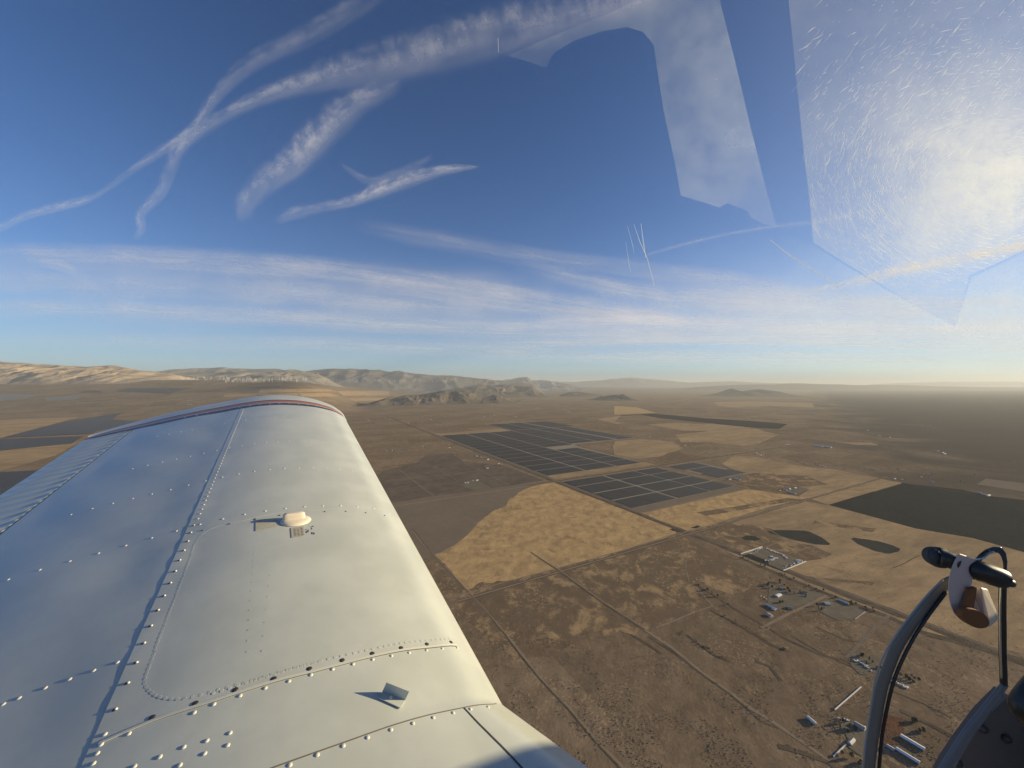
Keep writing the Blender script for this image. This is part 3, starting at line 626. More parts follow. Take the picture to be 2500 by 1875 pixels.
trees('I', [(360, 520), (440, 525), (540, 522)], 14, 22, 'dark tree in the windbreak right of the big solar farm', 'windbreak right of the big solar farm'); bld(*px('I', [(318, 540)])[0], 0, 'white house at the corner of the big solar farm', None)
trees('I', [(20, 468), (90, 475), (180, 462)], 14, 40, 'tree in the yard above the big solar farm', 'yard above the big solar farm'); cluster('I', [(60, 460), (170, 452), (120, 462)], 'pale building in the yard above the big solar farm', '', 0)
trees('I', [(480, 490), (640, 495), (760, 505)], 14, 30, 'tree in the line between the far tan fields', 'line between the far tan fields')
trees('I', [(720, 262), (800, 270), (930, 280), (1060, 285)], 20, 120, 'tree in the far belt left of the two-topped hill', 'far belt', s=1.6)
cluster('E', [(560, 458), (580, 460), (350, 462), (370, 464)], 'pale ranch building beyond the wing tip', 'tree on the ranch beyond the wing tip', 10, (0, 1), 60, 1.2)
cluster('E', [(730, 490), (845, 487), (850, 483), (925, 458), (930, 460)], 'white ranch building left of the far solar farm', 'tree left of the far solar farm', 8, (0, 1), 60)
cluster('E', [(1105, 428), (1155, 436), (1255, 428), (1060, 433), (1210, 455)], 'small pale house on the plain below the ridge', 'tree on the plain below the ridge', 8, (0, 1, 3), 60)
cluster('E', [(1470, 325), (1480, 322), (1440, 323), (1400, 390), (1355, 398), (1410, 432), (1395, 460)], 'white house at the foot of the brown ridge', 'tree at the foot of the brown ridge', 10, (0, 1), 90, 1.3)
cluster('E', [(1510, 462), (1515, 475), (1545, 470), (1580, 478), (1550, 485)], 'pale building just above the far solar farm', 'dark tree just above the far solar farm', 14, (0, 1, 3), 70)
cluster('E', [(1700, 430), (1690, 433), (1500, 422), (1540, 424)], 'low building on the middle plain', 'tree on the middle plain', 8, (0, 3), 70, 1.2)
cluster('E', [(1715, 343), (1735, 345), (1750, 343), (1890, 375), (2140, 337), (2165, 388), (1720, 395)], 'small pale building on the plain right of the ridge', 'tree on the plain right of the ridge', 12, (0, 1), 200, 1.4)
cluster('Fc', [(1570, 525), (1600, 527), (2040, 478), (2070, 476), (2030, 521), (2060, 521)], 'white building on the left plain', '', 0, (0,), s=1.3)
# near hamlet in the lower right
W = lambda c, x, y: np.append(G(*px(c, [(x, y)])[0])[:2], ZL[0])
for c, x, y, a, wd, ln, wl, rf, lab in [
    ('C', 665, 775, .35, 16, 34, M_wall, M_white, 'white-roofed barn in the middle of the tree-shaded hamlet'),
    ('C', 585, 898, -.75, 9, 44, M_wall, M_white, 'long narrow white-roofed house at the hamlet edge'),
    ('C', 617, 920, -.75, 13, 13, M_white, M_white, 'square bright shed at the end of the long narrow house'),
    ('C', 568, 990, .3, 18, 22, M_wall, M_greyroof, 'grey-roofed barn nearest the loop road'),
    ('C', 1195, 865, 1.4, 20, 22, M_wall, M_greyroof, 'square pale grey barn right of the farm road'),
    ('C', 1372, 845, -.85, 6, 34, M_wall, M_white, 'long white trailer home right of the farm road'),
    ('C', 795, 910, .9, 12, 20, M_wall, M_greyroof, 'grey house beside the farm road'),
    ('C', 950, 745, .9, 10, 18, M_wall, M_brownroof, 'brown-roofed house among the hamlet trees'),
    ('C', 705, 695, .2, 8, 16, M_wall, M_white, 'small white shed at the top of the hamlet'),
    ('D', 1208, 980, 0, 13, 47, M_blueside, M_white, 'big long barn with white and blue sides at the bottom right'),
    ('D', 1165, 1100, 0, 11, 45, M_blueside, M_white, 'second long white-roofed barn below the big barn'),
    ('D', 1010, 1030, 0, 12, 16, M_blueside, M_greyroof, 'dark grey outbuilding left of the two long barns'),
    ('D', 660, 970, 0, 9, 26, M_wall, M_greyroof, 'grey shed by the diagonal fence at the bottom'),
    ('D', 735, 830, 0, 12, 24, M_wall, M_greyroof, 'grey house behind the curved window rim'),
    ('D', 300, 780, .2, 8, 26, M_wall, M_white, 'lone white trailer beside the wash')]:
    if a == 0: a = ROT_A-R(90)
    if a < -.7: a = ROT_A-R(90)
    elif a == .35: a = -1.07
    if c == 'D' and lab.startswith(('grey shed', )): a += R(90)
    house(W(c, x, y), a, wd, ln, 4.5, 2.6, wl, rf, lab, 'building', None, 'barn' if 'barn' in lab else 'house')
trees('C', [(620, 600), (700, 640), (860, 760), (980, 800)], 30, 16, 'dark tree shading the hamlet', 'trees shading the hamlet'); trees('C', [(520, 650), (600, 690), (800, 740)], 14, 8, 'tree in the upper hamlet row', 'upper hamlet row')
trees('C', [(1200, 750), (1350, 830), (1500, 880), (1800, 970)], 22, 8, 'tree along the road right of the hamlet', 'trees along the road right of the hamlet'); trees('C', [(700, 850), (800, 880)], 6, 10, 'tree beside the grey house', 'trees beside the grey house')
trees('C', [(1100, 880), (1150, 940)], 8, 12, 'tree left of the square grey barn', 'trees left of the square grey barn'); trees('P', [(240, 430), (330, 480), (440, 560)], 16, 6, 'tree along the track left of the hamlet', 'trees along the track left of the hamlet')
trees('P', [(530, 280), (700, 340), (900, 430), (1040, 490)], 22, 9, 'low tree along the salvage lot road', 'trees along the salvage lot road', (2, 0))
trees('D', [(700, 170), (860, 230), (870, 300)], 16, 14, 'tree round the yard behind the curved rim', 'trees behind the curved rim'); trees('D', [(1080, 340), (1180, 380), (1280, 420)], 14, 12, 'tree in the dark yard inside the window rim', 'trees in the dark yard')
trees('D', [(1180, 750), (1280, 820), (1230, 900)], 16, 9, 'dark tree above the two long barns', 'trees above the two long barns'); trees('D', [(560, 780), (640, 830), (620, 880)], 10, 12, 'tree near the bottom farmyard', 'trees near the bottom farmyard')
trees('D', [(640, 1080), (740, 1120), (700, 1180)], 12, 10, 'tree at the very bottom of the view', 'trees at the very bottom')
trees('L', [(600, 170), (800, 280), (1000, 410)], 26, 4, 'scrubby bush on the dark berm', 'bushes on the dark berm', (2,), .55)
trees('L', [(960, 10), (1200, 130), (1400, 250), (1560, 330)], 26, 4, 'scrubby bush along the long ditch', 'bushes along the long ditch', (2,), .6)
# inverter stations on the lanes between the solar blocks
def inverter():
    b = MB(); b.box((0, 0, .3), (9, 16, .6), 1); b.box((-1, -3, 2.2), (3.2, 7, 3.2), 0); b.box((-1, 4.5, 1.7), (2.6, 3, 2.2), 0); b.box((2.4, 0, 1.4), (1.4, 5, 1.6), 0)
    o = b.build('inverter_station', [M_white, M_road]); d = o.data; bpy.data.objects.remove(o); return d
IV = inverter()
for grp, lab, L_ in (('inverters of the big farm', 'small white inverter station on the lane between the first two solar columns', [(190+262*i+250, 626) for i in range(0, 14)]),
                     ('inverters of the far half', 'small white inverter station on the lane of the wide far solar half', [(1860+258*i+246, 2265) for i in range(8)]),
                     ('inverters of the nearer farm', 'small white inverter station on a lane of the nearer solar farm', [(-321, 634), (-574, 634), (-817, 634), (-574, 1097), (-817, 1097)])):
    for p, q in L_:
        o = bpy.data.objects.new('inverter_station', IV); COL.objects.link(o); o.location = PQ(p, q, ZL[0]); o.rotation_euler = (0, 0, ROT_A); tag(o, lab, 'inverter station', grp)
# walls and fences
def wall(c, p0, p1, h, th, m, label, cat='wall', name='wall'):
    a, b = W(c, *p0), W(c, *p1); d = b-a; L = float(np.hypot(d[0], d[1])); ang = math.atan2(d[1], d[0]); mid = (a+b)/2
    t = empty(name, (mid[0], mid[1], ZL[0]-.2)); t.rotation_euler = (0, 0, ang); tag(t, label, cat)
    mb = MB(); mb.box((0, 0, h/2), (L, th, h)); mb.build('panel', m, t)
    mb = MB(); mb.box((0, 0, h+.15), (L+.4, th+.5, .3)); mb.build('coping', m, t)
    for x in np.linspace(-L/2, L/2, 9): mb = MB(); mb.box((x, 0, h/2+.1), (th+.9, th+.9, h+.5)); mb.build('post', m, t)
wall('C', (262, 322), (488, 246), 3.5, 2.2, M_white, 'white boundary wall at the near left end of the salvage lot'); wall('C', (722, 503), (962, 405), 3.5, 2.2, M_white, 'white boundary wall at the right end of the salvage lot')
wall('D', (512, 678), (745, 475), 2.6, 1.6, M_white, 'long thin white fence left of the curved rim', 'fence', 'fence'); wall('D', (500, 1100), (610, 995), 2.6, 1.6, M_white, 'short pale fence at the bottom', 'fence', 'fence')
wall('C', (1495, 1028), (1600, 950), 1.4, .9, M_wall, 'faint pale fence beside the bare lot', 'fence', 'fence')
# parked trailers and junk in the salvage lot
def trailer_data(k):
    b = MB(); L = (7, 12, 5)[k]; b.box((0, 0, 1.9), (2.6, L, 2.6), 0); b.box((0, L/2+.9, 1.3), (2.2, 1.8, 1.8), 0); b.box((0, L/2+1.4, 1.7), (2.0, .9, .5), 1)
    for x in (-1.2, 1.2):
        for y in (-L/2+1.2, L/2+.9):
            b.tube([(x-.15, y, .5), (x+.15, y, .5)], .5, 8, 2)
    o = b.build('truck', [M_white, M_dkwin, M_tyre]); d = o.data; bpy.data.objects.remove(o); return d
TD = [trailer_data(k) for k in range(3)]
def trucks(c, pts, n, spread, label, group):
    P = px(c, pts)
    for i in range(n):
        t = i/max(n-1, 1)*(len(P)-1); k = min(int(t), len(P)-2); t -= k; g = G(P[k][0]*(1-t)+P[k+1][0]*t, P[k][1]*(1-t)+P[k+1][1]*t)
        o = bpy.data.objects.new('truck', random.choice(TD)); COL.objects.link(o); o.location = (g[0]+random.gauss(0, spread), g[1]+random.gauss(0, spread), ZL[0])
        o.rotation_euler = (0, 0, random.choice((ROT_A, rotq))+random.gauss(0, .2)); tag(o, label, 'truck', group)
trucks('C', [(540, 265), (650, 310), (720, 335), (760, 370)], 22, 2, 'white truck parked along the back of the salvage lot', 'trucks along the back of the salvage lot'); trucks('C', [(365, 322), (430, 300), (440, 265), (490, 262)], 14, 3, 'white truck in the left corner of the salvage lot', 'trucks in the left corner')
trucks('C', [(520, 395), (600, 390), (640, 370), (580, 345)], 26, 5, 'white truck in the middle heap of the salvage lot', 'trucks in the middle heap'); trucks('C', [(730, 475), (830, 430), (920, 400), (870, 390)], 20, 4, 'pale truck along the right wall of the salvage lot', 'trucks along the right wall')
trucks('C', [(490, 780), (525, 810)], 3, 3, 'white truck parked left of the barn', 'trucks left of the barn'); trucks('D', [(560, 760), (650, 790), (780, 840)], 8, 3, 'pale truck near the bottom farmyard', 'trucks near the bottom farmyard')
trucks('D', [(680, 230), (720, 245), (770, 265), (830, 320)], 9, 3, 'white truck in the yard left of the curved rim', 'trucks left of the curved rim'); trucks('D', [(1060, 435), (1160, 480)], 6, 2, 'pale truck below the dark yard', 'trucks below the dark yard')
# wind turbines
M_tw = mat('turbine_white', (.85, .85, .83), .4)
def turbine_data(a0):
    b = MB(); b.tube([(0, 0, 0), (0, 0, 95)], [3.4, 2.2], 8); b.box((0, -1.5, 96.5), (4.5, 12, 4.5)); b.tube([(0, -7.5, 96.5), (0, -10, 96.5)], [2.6, .8], 8)
    for k in range(3):
        a = a0+k*2.094; d = Vector((math.cos(a), 0, math.sin(a))); c = Vector((0, -8.6, 96.5)); n = d.cross(Vector((0, 1, 0)))
        b.add([c+d*2+n*2.2, c+d*2-n*1.0, c+d*45-n*.7, c+d*45+n*.9, c+d*2+n*2.2+Vector((0, .9, 0)), c+d*2-n+Vector((0, .9, 0)), c+d*45-n*.7+Vector((0, .4, 0)), c+d*45+n*.9+Vector((0, .4, 0))],
              [(0, 1, 2, 3), (7, 6, 5, 4), (0, 4, 5, 1), (2, 6, 7, 3), (0, 3, 7, 4), (1, 5, 6, 2)])
    o = b.build('wind_turbine', M_tw); d = o.data; bpy.data.objects.remove(o); return d
WT = [turbine_data(a) for a in (.3, .9, 1.5, 2.0)]
spots = []
for i in range(120): spots.append((random.uniform(550, 760), random.gauss(930.5, 2.6)))
for i in range(75): spots.append((random.uniform(760, 1130), random.gauss(932.5, 1.6)))
for i in range(30): spots.append((random.uniform(440, 560), random.gauss(926.5, 2)))
for i in range(7): spots.append((random.choice((815, 910, 948, 1105, 870, 1060, 1150))+random.uniform(-4, 4), 934))
bpy.context.view_layer.update(); DG = bpy.context.evaluated_depsgraph_get()
for i, (u, v) in enumerate(spots):
    v = min(max(v, 914), 936.5)
    hit, loc, nn_, fi, ob, mt = sc.ray_cast(DG, Vector((0, 0, H)), Vector(((u-CX)/F, 1, (CY-v)/F)).normalized())
    if not hit or loc.y < 15000: continue
    s = min(max(random.uniform(4.5, 9.5)*loc.y/F/140, .7), 2.4)
    o = bpy.data.objects.new('wind_turbine', WT[i % 4]); COL.objects.link(o); o.location = loc; o.scale = (s, s, s); o.rotation_euler = (0, 0, R(25)+random.uniform(-.3, .3))
    tag(o, 'white wind turbine standing on the plain before the grey hills' if u < 780 else 'white wind turbine on the hazy plain left of the pale butte', 'wind turbine', 'turbines before the grey hills' if u < 780 else 'turbines left of the pale butte')
# scrub bushes: nobody could count them
def scrub():
    b_v = []; b_f = []; b_m = []
    base = [(1, 0, 0), (.3, .95, 0), (-.8, .6, 0), (-.8, -.6, 0), (.3, -.95, 0)]
    for i in range(26000):
        v = 1010+865*random.random()**.8; u = random.uniform(850, 2500)
        if v < 1240 and u > 1200 and random.random() < .7: continue
        g = G(u, v)
        if mnoise.noise(Vector((g[0]/130, g[1]/130, 0)))+.55*mnoise.noise(Vector((g[0]/40, g[1]/40, 4))) < .02: continue
        p, q = (g[:2]-O0) @ AX, (g[:2]-O0) @ BX
        if (180 < p < 5300 and 90 < q < 3500) or (-1100 < p < -90 and 80 < q < 2200): continue
        s = random.uniform(.6, 1.7); k = len(b_v); h = s*random.uniform(.5, 1.0); a = random.random()*6
        ca, sa = math.cos(a), math.sin(a)
        for x, y, z in base: b_v.append((g[0]+(x*ca-y*sa)*s, g[1]+(x*sa+y*ca)*s, ZL[0]-.3))
        for x, y, z in base: b_v.append((g[0]+(x*ca-y*sa)*s*.7, g[1]+(x*sa+y*ca)*s*.7, ZL[0]-.2+h*.7))
        b_v.append((g[0], g[1], ZL[0]-.2+h))
        mi = random.choice((0, 0, 1))
        for j in range(5):
            b_f.append((k+j, k+(j+1) % 5, k+5+(j+1) % 5, k+5+j)); b_f.append((k+5+j, k+5+(j+1) % 5, k+10)); b_m += [mi, mi]
    o = mesh('scrub', b_v, b_f, [mat('dry_bush', (.30, .22, .13), .9), mat('dark_bush', (.10, .085, .055), .9)], mi=b_m); tag(o, 'low desert bushes scattered over the near ground', 'scrub', kind='stuff')
scrub()

# ------------------------------------------------------------------ contrails and cirrus
def cloud_mat(name, stretch=6., lo=.35, hi=.75, soft=1.4, rag=.5):
    m = mat(name, (.9, .9, .92)); N = NT(m); N.t.nodes.remove(N.b)
    uv = N.n('ShaderNodeUVMap').outputs[0]
    mp = N.n('ShaderNodeMapping'); N.l(uv, mp.inputs[0]); mp.inputs['Scale'].default_value = (1, stretch, 1)
    n1 = N.noise(mp.outputs[0], 5, .5, .3, 1.3)
    mp2 = N.n('ShaderNodeMapping'); N.l(uv, mp2.inputs[0]); mp2.inputs['Scale'].default_value = (5.5 if rag > .3 else 2.5, 1.1, 1); mp2.inputs['Rotation'].default_value = (0, 0, .5 if rag > .3 else .1)
    n2 = N.noise(mp2.outputs[0], 8, .66, .25, 1.)
    sp = N.n('ShaderNodeSeparateXYZ'); N.l(uv, sp.inputs[0])
    av = N.math('ABSOLUTE', N.math('ADD', sp.outputs[1], N.math('MULTIPLY', N.math('SUBTRACT', n2, .5), rag*2)))
    edge = N.math('SUBTRACT', 1., N.ramp(av, .0, 1.0)); edge = N.math('POWER', edge, soft)
    vedge = N.math('SUBTRACT', 1., N.ramp(N.math('ABSOLUTE', sp.outputs[1]), .45, 1.))
    at = N.n('ShaderNodeAttribute'); at.attribute_name = 'dens'
    a = N.math('MULTIPLY', N.math('MULTIPLY', edge, vedge), at.outputs['Fac'])
    a = N.math('MULTIPLY', a, N.math('MULTIPLY', N.math('MULTIPLY_ADD', N.ramp(n1, lo, hi), .8, .2), N.math('MULTIPLY_ADD', N.ramp(n2, .3, .7), .7, .5)), clamp=True)
    di = N.n('ShaderNodeBsdfDiffuse'); tl = N.n('ShaderNodeBsdfTranslucent'); ad = N.n('ShaderNodeAddShader'); tr = N.n('ShaderNodeBsdfTransparent'); mx = N.n('ShaderNodeMixShader')
    di.inputs[0].default_value = (.45, .46, .5, 1); tl.inputs[0].default_value = (.95, .95, .95, 1)
    up = N.n('ShaderNodeNormal') if False else None
    N.l(di.outputs[0], ad.inputs[0]); N.l(tl.outputs[0], ad.inputs[1]); N.l(a, mx.inputs[0]); N.l(tr.outputs[0], mx.inputs[1]); N.l(ad.outputs[0], mx.inputs[2]); N.l(mx.outputs[0], N.out.inputs[0])
    return m
CM = cloud_mat('contrail_ice', 1.1, .15, .8, 1.2, .55); CMs = cloud_mat('cirrus_ice', 2.6, .1, .85, .8, .25)
def catmull(P, n=10):
    P = [np.array(p, float) for p in P]; P = [2*P[0]-P[1]]+P+[2*P[-1]-P[-2]]; out = []
    for i in range(1, len(P)-2):
        for k in range(n):
            t = k/n; a, b, c, d = P[i-1:i+3]
            out.append(.5*((2*b)+(-a+c)*t+(2*a-5*b+4*c-d)*t*t+(-a+3*b-3*c+d)*t**3))
    out.append(P[-2]); return out
NR = [0]
def ribbon(pts, label, name='contrail', alt=None, m=None, cat='contrail', kind=None, lenscale=220.):
    """pts: (u, v, half-width px, density) along the streak; laid at its real height above the plain"""
    NR[0] += 1; alt = alt or 9000.+90*NR[0]
    Q = catmull(pts, 12); V = []; UV = []; D = []; Fc = []; L = 0; nv = 9
    for i, q in enumerate(Q):
        if True: q = q.copy(); e_ = min(i, len(Q)-1-i)/(len(Q)*.12); q[3] *= min(1, e_)*.72 if (m or CM) is CMs else min(1, e_*2)*.66
        d = Q[min(i+1, len(Q)-1)][:2]-Q[max(i-1, 0)][:2]; d /= np.linalg.norm(d)+1e-9; n_ = np.array([-d[1], d[0]])
        if i: L += np.linalg.norm(q[:2]-Q[i-1][:2])
        for j in range(nv):
            t = -1+2*j/(nv-1); p = q[:2]+n_*t*q[2]*(.86 if (m or CM) is CM else 1); dzz = max((CY-p[1])/F, .022); s = alt/dzz
            V.append(((p[0]-CX)/F*s, s, H+alt)); UV.append((L/lenscale, t)); D.append(max(q[3], 0))
    for i in range(len(Q)-1):
        for j in range(nv-1): a = i*nv+j; Fc.append((a, a+1, a+nv+1, a+nv))
    o = mesh(name, V, Fc, m or CM, smooth=True); me = o.data
    ul = me.uv_layers.new(name='UVMap'); at = me.attributes.new('dens', 'FLOAT', 'POINT')
    for li, l in enumerate(me.loops): ul.data[li].uv = UV[l.vertex_index]
    at.data.foreach_set('value', D); o.visible_shadow = True
    tag(o, label, cat, kind=kind); return o
ribbon([(-60, 572, 14, .5), (0, 556, 18, .55), (60, 528, 20, .55), (130, 508, 22, .6), (200, 492, 20, .45), (260, 462, 16, .3), (330, 410, 20, .35), (430, 345, 26, .55), (480, 300, 26, .5), (540, 220, 34, .42), (620, 150, 44, .34), (740, 90, 52, .26), (860, 20, 56, .25), (960, -50, 60, .2)], 'thin contrail rising steeply from the left edge to the top')
ribbon([(325, 590, 14, .3), (345, 560, 20, .5), (345, 520, 22, .6), (392, 470, 30, .5), (415, 415, 34, .32), (450, 350, 34, .5), (560, 275, 34, .5), (680, 220, 46, .5), (800, 185, 70, .5), (950, 150, 95, .5), (1150, 95, 110, .45), (1350, 45, 110, .5), (1550, -10, 100, .5), (1700, -50, 90, .4)], 'broad ragged contrail crossing the upper sky to the right')
ribbon([(600, 545, 34, .15), (600, 500, 45, .5), (640, 450, 60, .6), (720, 390, 72, .75), (800, 310, 72, .75), (870, 250, 62, .6), (940, 220, 46, .3), (985, 200, 24, .05)], 'feathered cloud streak right of the crossing contrails')
ribbon([(670, 545, 14, .2), (720, 520, 28, .5), (790, 505, 24, .45), (860, 490, 26, .7), (950, 455, 36, .85), (1060, 420, 28, .8), (1130, 410, 16, .6), (1175, 407, 5, .2)], 'short pointed bright cloud streak in the middle')
ribbon([(830, 400, 8, .2), (900, 440, 20, .35), (980, 420, 24, .3), (1060, 380, 14, .1)], 'faint comb of cloud above the pointed streak')
ribbon([(1565, 626, 6, .35), (1650, 602, 8, .45), (1760, 575, 8, .4), (1870, 556, 9, .35), (2000, 540, 12, .4), (2100, 520, 12, .2)], 'thin straight contrail left of the scratched pane', lenscale=120)
ribbon([(1960, 715, 14, .5), (2080, 690, 24, 1.2), (2200, 660, 30, 1.6), (2330, 635, 30, 1.8), (2440, 612, 28, 1.8), (2600, 585, 28, 1.8)], 'bright contrail at the right edge below the scratched pane')
C_ = dict(name='cloud', m=CMs, cat='cloud', kind=None, lenscale=420.)
ribbon([(-150, 622, 45, .55), (100, 625, 45, .6), (350, 632, 44, .62), (600, 645, 46, .65), (850, 670, 50, .7), (1100, 705, 52, .8), (1350, 745, 46, .85), (1600, 775, 34, .8), (1800, 790, 24, .5)], 'long pale cirrus band with a sharp upper edge', **C_)
ribbon([(-150, 680, 50, .4), (200, 690, 50, .4), (600, 710, 50, .42), (1000, 745, 50, .5), (1300, 775, 40, .5)], 'soft veil of cirrus under the long pale band', **C_)
ribbon([(-150, 755, 34, .6), (200, 755, 32, .6), (600, 770, 30, .65), (1000, 795, 32, .7), (1400, 812, 32, .7), (1900, 815, 28, .7), (2300, 818, 26, .7), (2700, 822, 26, .6)], 'lower pale cirrus band above the left horizon', **C_)
ribbon([(850, 545, 20, .1), (1000, 575, 34, .3), (1150, 600, 34, .38), (1300, 628, 34, .4), (1500, 650, 34, .4), (1800, 690, 40, .5), (2050, 720, 34, .5)], 'faint cirrus streak left of centre above the bands', **C_)
ribbon([(1250, 640, 20, .2), (1400, 680, 30, .6), (1550, 712, 36, .75), (1700, 730, 40, .7), (1900, 735, 44, .65), (2150, 745, 44, .6), (2400, 735, 40, .6), (2650, 720, 40, .6)], 'white cirrus fan right of centre', **C_)
ribbon([(1200, 795, 18, .6), (1450, 785, 24, .8), (1700, 790, 24, .8), (2000, 795, 20, .8), (2300, 800, 18, .7), (2700, 800, 18, .7)], 'narrow white cirrus streak low on the right', **C_)
ribbon([(1100, 842, 16, .6), (1400, 838, 18, .8), (1700, 832, 16, .8), (2000, 838, 18, .8), (2400, 846, 20, .7), (2700, 850, 20, .7)], 'lowest white cirrus streak on the right', **C_)
ribbon([(-150, 830, 30, .35), (400, 835, 30, .4), (900, 845, 30, .5), (1400, 868, 26, .6), (1900, 872, 28, .6), (2700, 880, 28, .6)], 'hazy cirrus layer just above the horizon', **C_)
ribbon([(1300, 800, 60, .2), (1600, 780, 80, .45), (1900, 770, 90, .6), (2200, 780, 90, .7), (2500, 790, 90, .7), (2900, 800, 90, .7)], 'wide milky veil of cloud on the right', **C_)
ribbon([(-250, 700, 150, .35), (300, 715, 150, .38), (900, 745, 150, .45), (1500, 770, 150, .5), (2100, 780, 150, .55), (2900, 790, 150, .55)], 'very wide thin veil under all the cirrus streaks', **C_)
ribbon([(90, 640, 14, .2), (150, 650, 20, .55), (190, 668, 14, .3)], 'small cloud hook at the left under the band', **C_)

# ------------------------------------------------------------------ haze
def haze():
    b = MB(); b.box((0, 0, 1650-1), (700000, 700000, 3300)); m = bpy.data.materials.new('thin_haze'); m.use_nodes = True; t = m.node_tree; t.nodes.remove(t.nodes['Principled BSDF'])
    v = t.nodes.new('ShaderNodeVolumePrincipled'); v.inputs['Color'].default_value = (.90, .95, 1.0, 1); v.inputs['Density'].default_value = 1.0e-5; v.inputs['Anisotropy'].default_value = .12
    t.links.new(v.outputs[0], t.nodes['Material Output'].inputs['Volume'])
    o = b.build('haze', m); tag(o, kind='stuff'); return o
haze()

# ------------------------------------------------------------------ the airplane we sit in
K = .75                                      # camera height over the wing crest, m
ec = np.array([1650, 930, 67.]); ec /= np.linalg.norm(ec)
es = np.array([-545, 930, 182.]); es -= ec*(es@ec); es /= np.linalg.norm(es)
en = np.cross(ec, es)
CAM = np.array([0, 0, H])
TOP = [(-1.58, 1.222), (-1.45, 1.195), (-1.26, 1.160), (-1.0, 1.108), (-.8, 1.073), (-.6, 1.043), (-.45, 1.020), (-.3, 1.004), (-.15, 1.0), (0, 1.010), (.15, 1.032), (.27, 1.060), (.36, 1.09), (.44, 1.126), (.495, 1.164), (.53, 1.205), (.545, 1.25)]
tc = np.array([p[0] for p in TOP]); tn = np.array([p[1] for p in TOP])
def nat_spline(x, y):
    n = len(x); h = np.diff(x); A_ = np.zeros((n, n)); r = np.zeros(n); A_[0, 0] = A_[-1, -1] = 1
    for i in range(1, n-1):
        A_[i, i-1] = h[i-1]; A_[i, i] = 2*(h[i-1]+h[i]); A_[i, i+1] = h[i]; r[i] = 6*((y[i+1]-y[i])/h[i]-(y[i]-y[i-1])/h[i-1])
    M_ = np.linalg.solve(A_, r)
    def f(t):
        t = np.clip(t, x[0], x[-1]); i = np.clip(np.searchsorted(x, t)-1, 0, n-2); a = (x[i+1]-t)/h[i]; b = (t-x[i])/h[i]
        return a*y[i]+b*y[i+1]+((a**3-a)*M_[i]+(b**3-b)*M_[i+1])*h[i]**2/6
    return f
nprof = nat_spline(tc, tn)
CSEAM = -.445; CHINGE = -1.26; STIP = 4.62
def shift(s, c): 
    g = np.clip(.87-s, 0, 1)*.48*sm(c, .0, .5)
    return -.018*(s-1)+g
def dents(s, c):
    """skin working between the ribs (in units of K, + is up)"""
    ribs_ = np.array([.85, 1.087, 1.6, 2.12, 2.70, 3.28, 4.07, 4.62])
    k = np.clip(np.searchsorted(ribs_, s)-1, 0, 6); t = np.clip((s-ribs_[k])/(ribs_[k+1]-ribs_[k]), 0, 1)
    bay = np.sin(np.pi*t)**2
    aft = sm(-c, .45, .62)*(1-sm(-c, 1.15, 1.26)); fwd = sm(-c, -.2, .1)*(1-sm(-c, .36, .44))
    return -.0016*bay*aft*(1+.5*np.sin(c*9+s*3))+.0010*np.sin(s*9.5+c*13)*aft-.0018*bay*fwd+.0006*np.sin(s*17+c*6)*fwd
def S3(s, c, up=0.):
    n_ = nprof(c)-dents(s, c)-up
    cc = c+shift(s, c)
    return CAM+K*(np.multiply.outer(np.asarray(s), es)+np.multiply.outer(np.asarray(cc), ec)-np.multiply.outer(np.asarray(n_), en))
def WP(u, v):
    """photo px -> (s, c) on the wing's upper skin"""
    w_ = np.array([u-CX, F, CY-v]); a, b, d = w_@es, w_@ec, -(w_@en); c = 0.; s = 1.
    for _ in range(60):
        n_ = float(nprof(c)); s = a/d*n_; cc = b/d*n_; c = .5*c+.5*(cc-float(shift(s, c)))
    return s, c
plane = empty('airplane', CAM+K*(es*.3-en*1.1)); tag(plane, 'white low-wing airplane seen from its own cockpit, wing reaching away to the left', 'airplane')
PI_ = plane.location
bpy.context.view_layer.update()
def kid(o, par):
    """parent without moving (geometry is in world coordinates)"""
    o.parent = par; root = par
    loc = Vector((0, 0, 0)); x = par
    while x is not None: loc += x.location; x = x.parent
    o.location = o.location-loc; return o
def wing_mat():
    m = mat('white_wing_paint', (.53, .555, .50), .34, spec=.5, coat=.35); N = NT(m)
    f = N.noise(N.coord((6, 6, 6)), 6, .6); g = N.noise(N.coord((55, 55, 55)), 6, .7, .5); h_ = N.noise(N.coord((1.6, 1.6, 1.6)), 3)
    c = N.mix(N.ramp(f, .35, .7), (.49, .512, .462), (.55, .572, .522)); c = N.mix(N.math('MULTIPLY', N.ramp(g, .66, .74), .30), c, (.45, .42, .37))
    N.l(c, N.b.inputs['Base Color']); N.l(N.math('MULTIPLY_ADD', f, .25, .24), N.b.inputs['Roughness'])
    b = N.n('ShaderNodeBump'); b.inputs['Strength'].default_value = .12; b.inputs['Distance'].default_value = .004; N.l(N.math('ADD', N.math('MULTIPLY', h_, 3.), N.math('MULTIPLY', g, .06)), b.inputs['Height']); N.l(b.outputs[0], N.b.inputs['Normal'])
    return m
M_w = wing_mat(); M_gapd = mat('dark_gap', (.05, .05, .055), .8); M_grime = mat('grime', (.16, .14, .12), .8)
M_riv = mat('rivet_paint', (.62, .62, .54), .3, coat=.3); M_screw = mat('worn_screw', (.07, .06, .055), .45, .3)
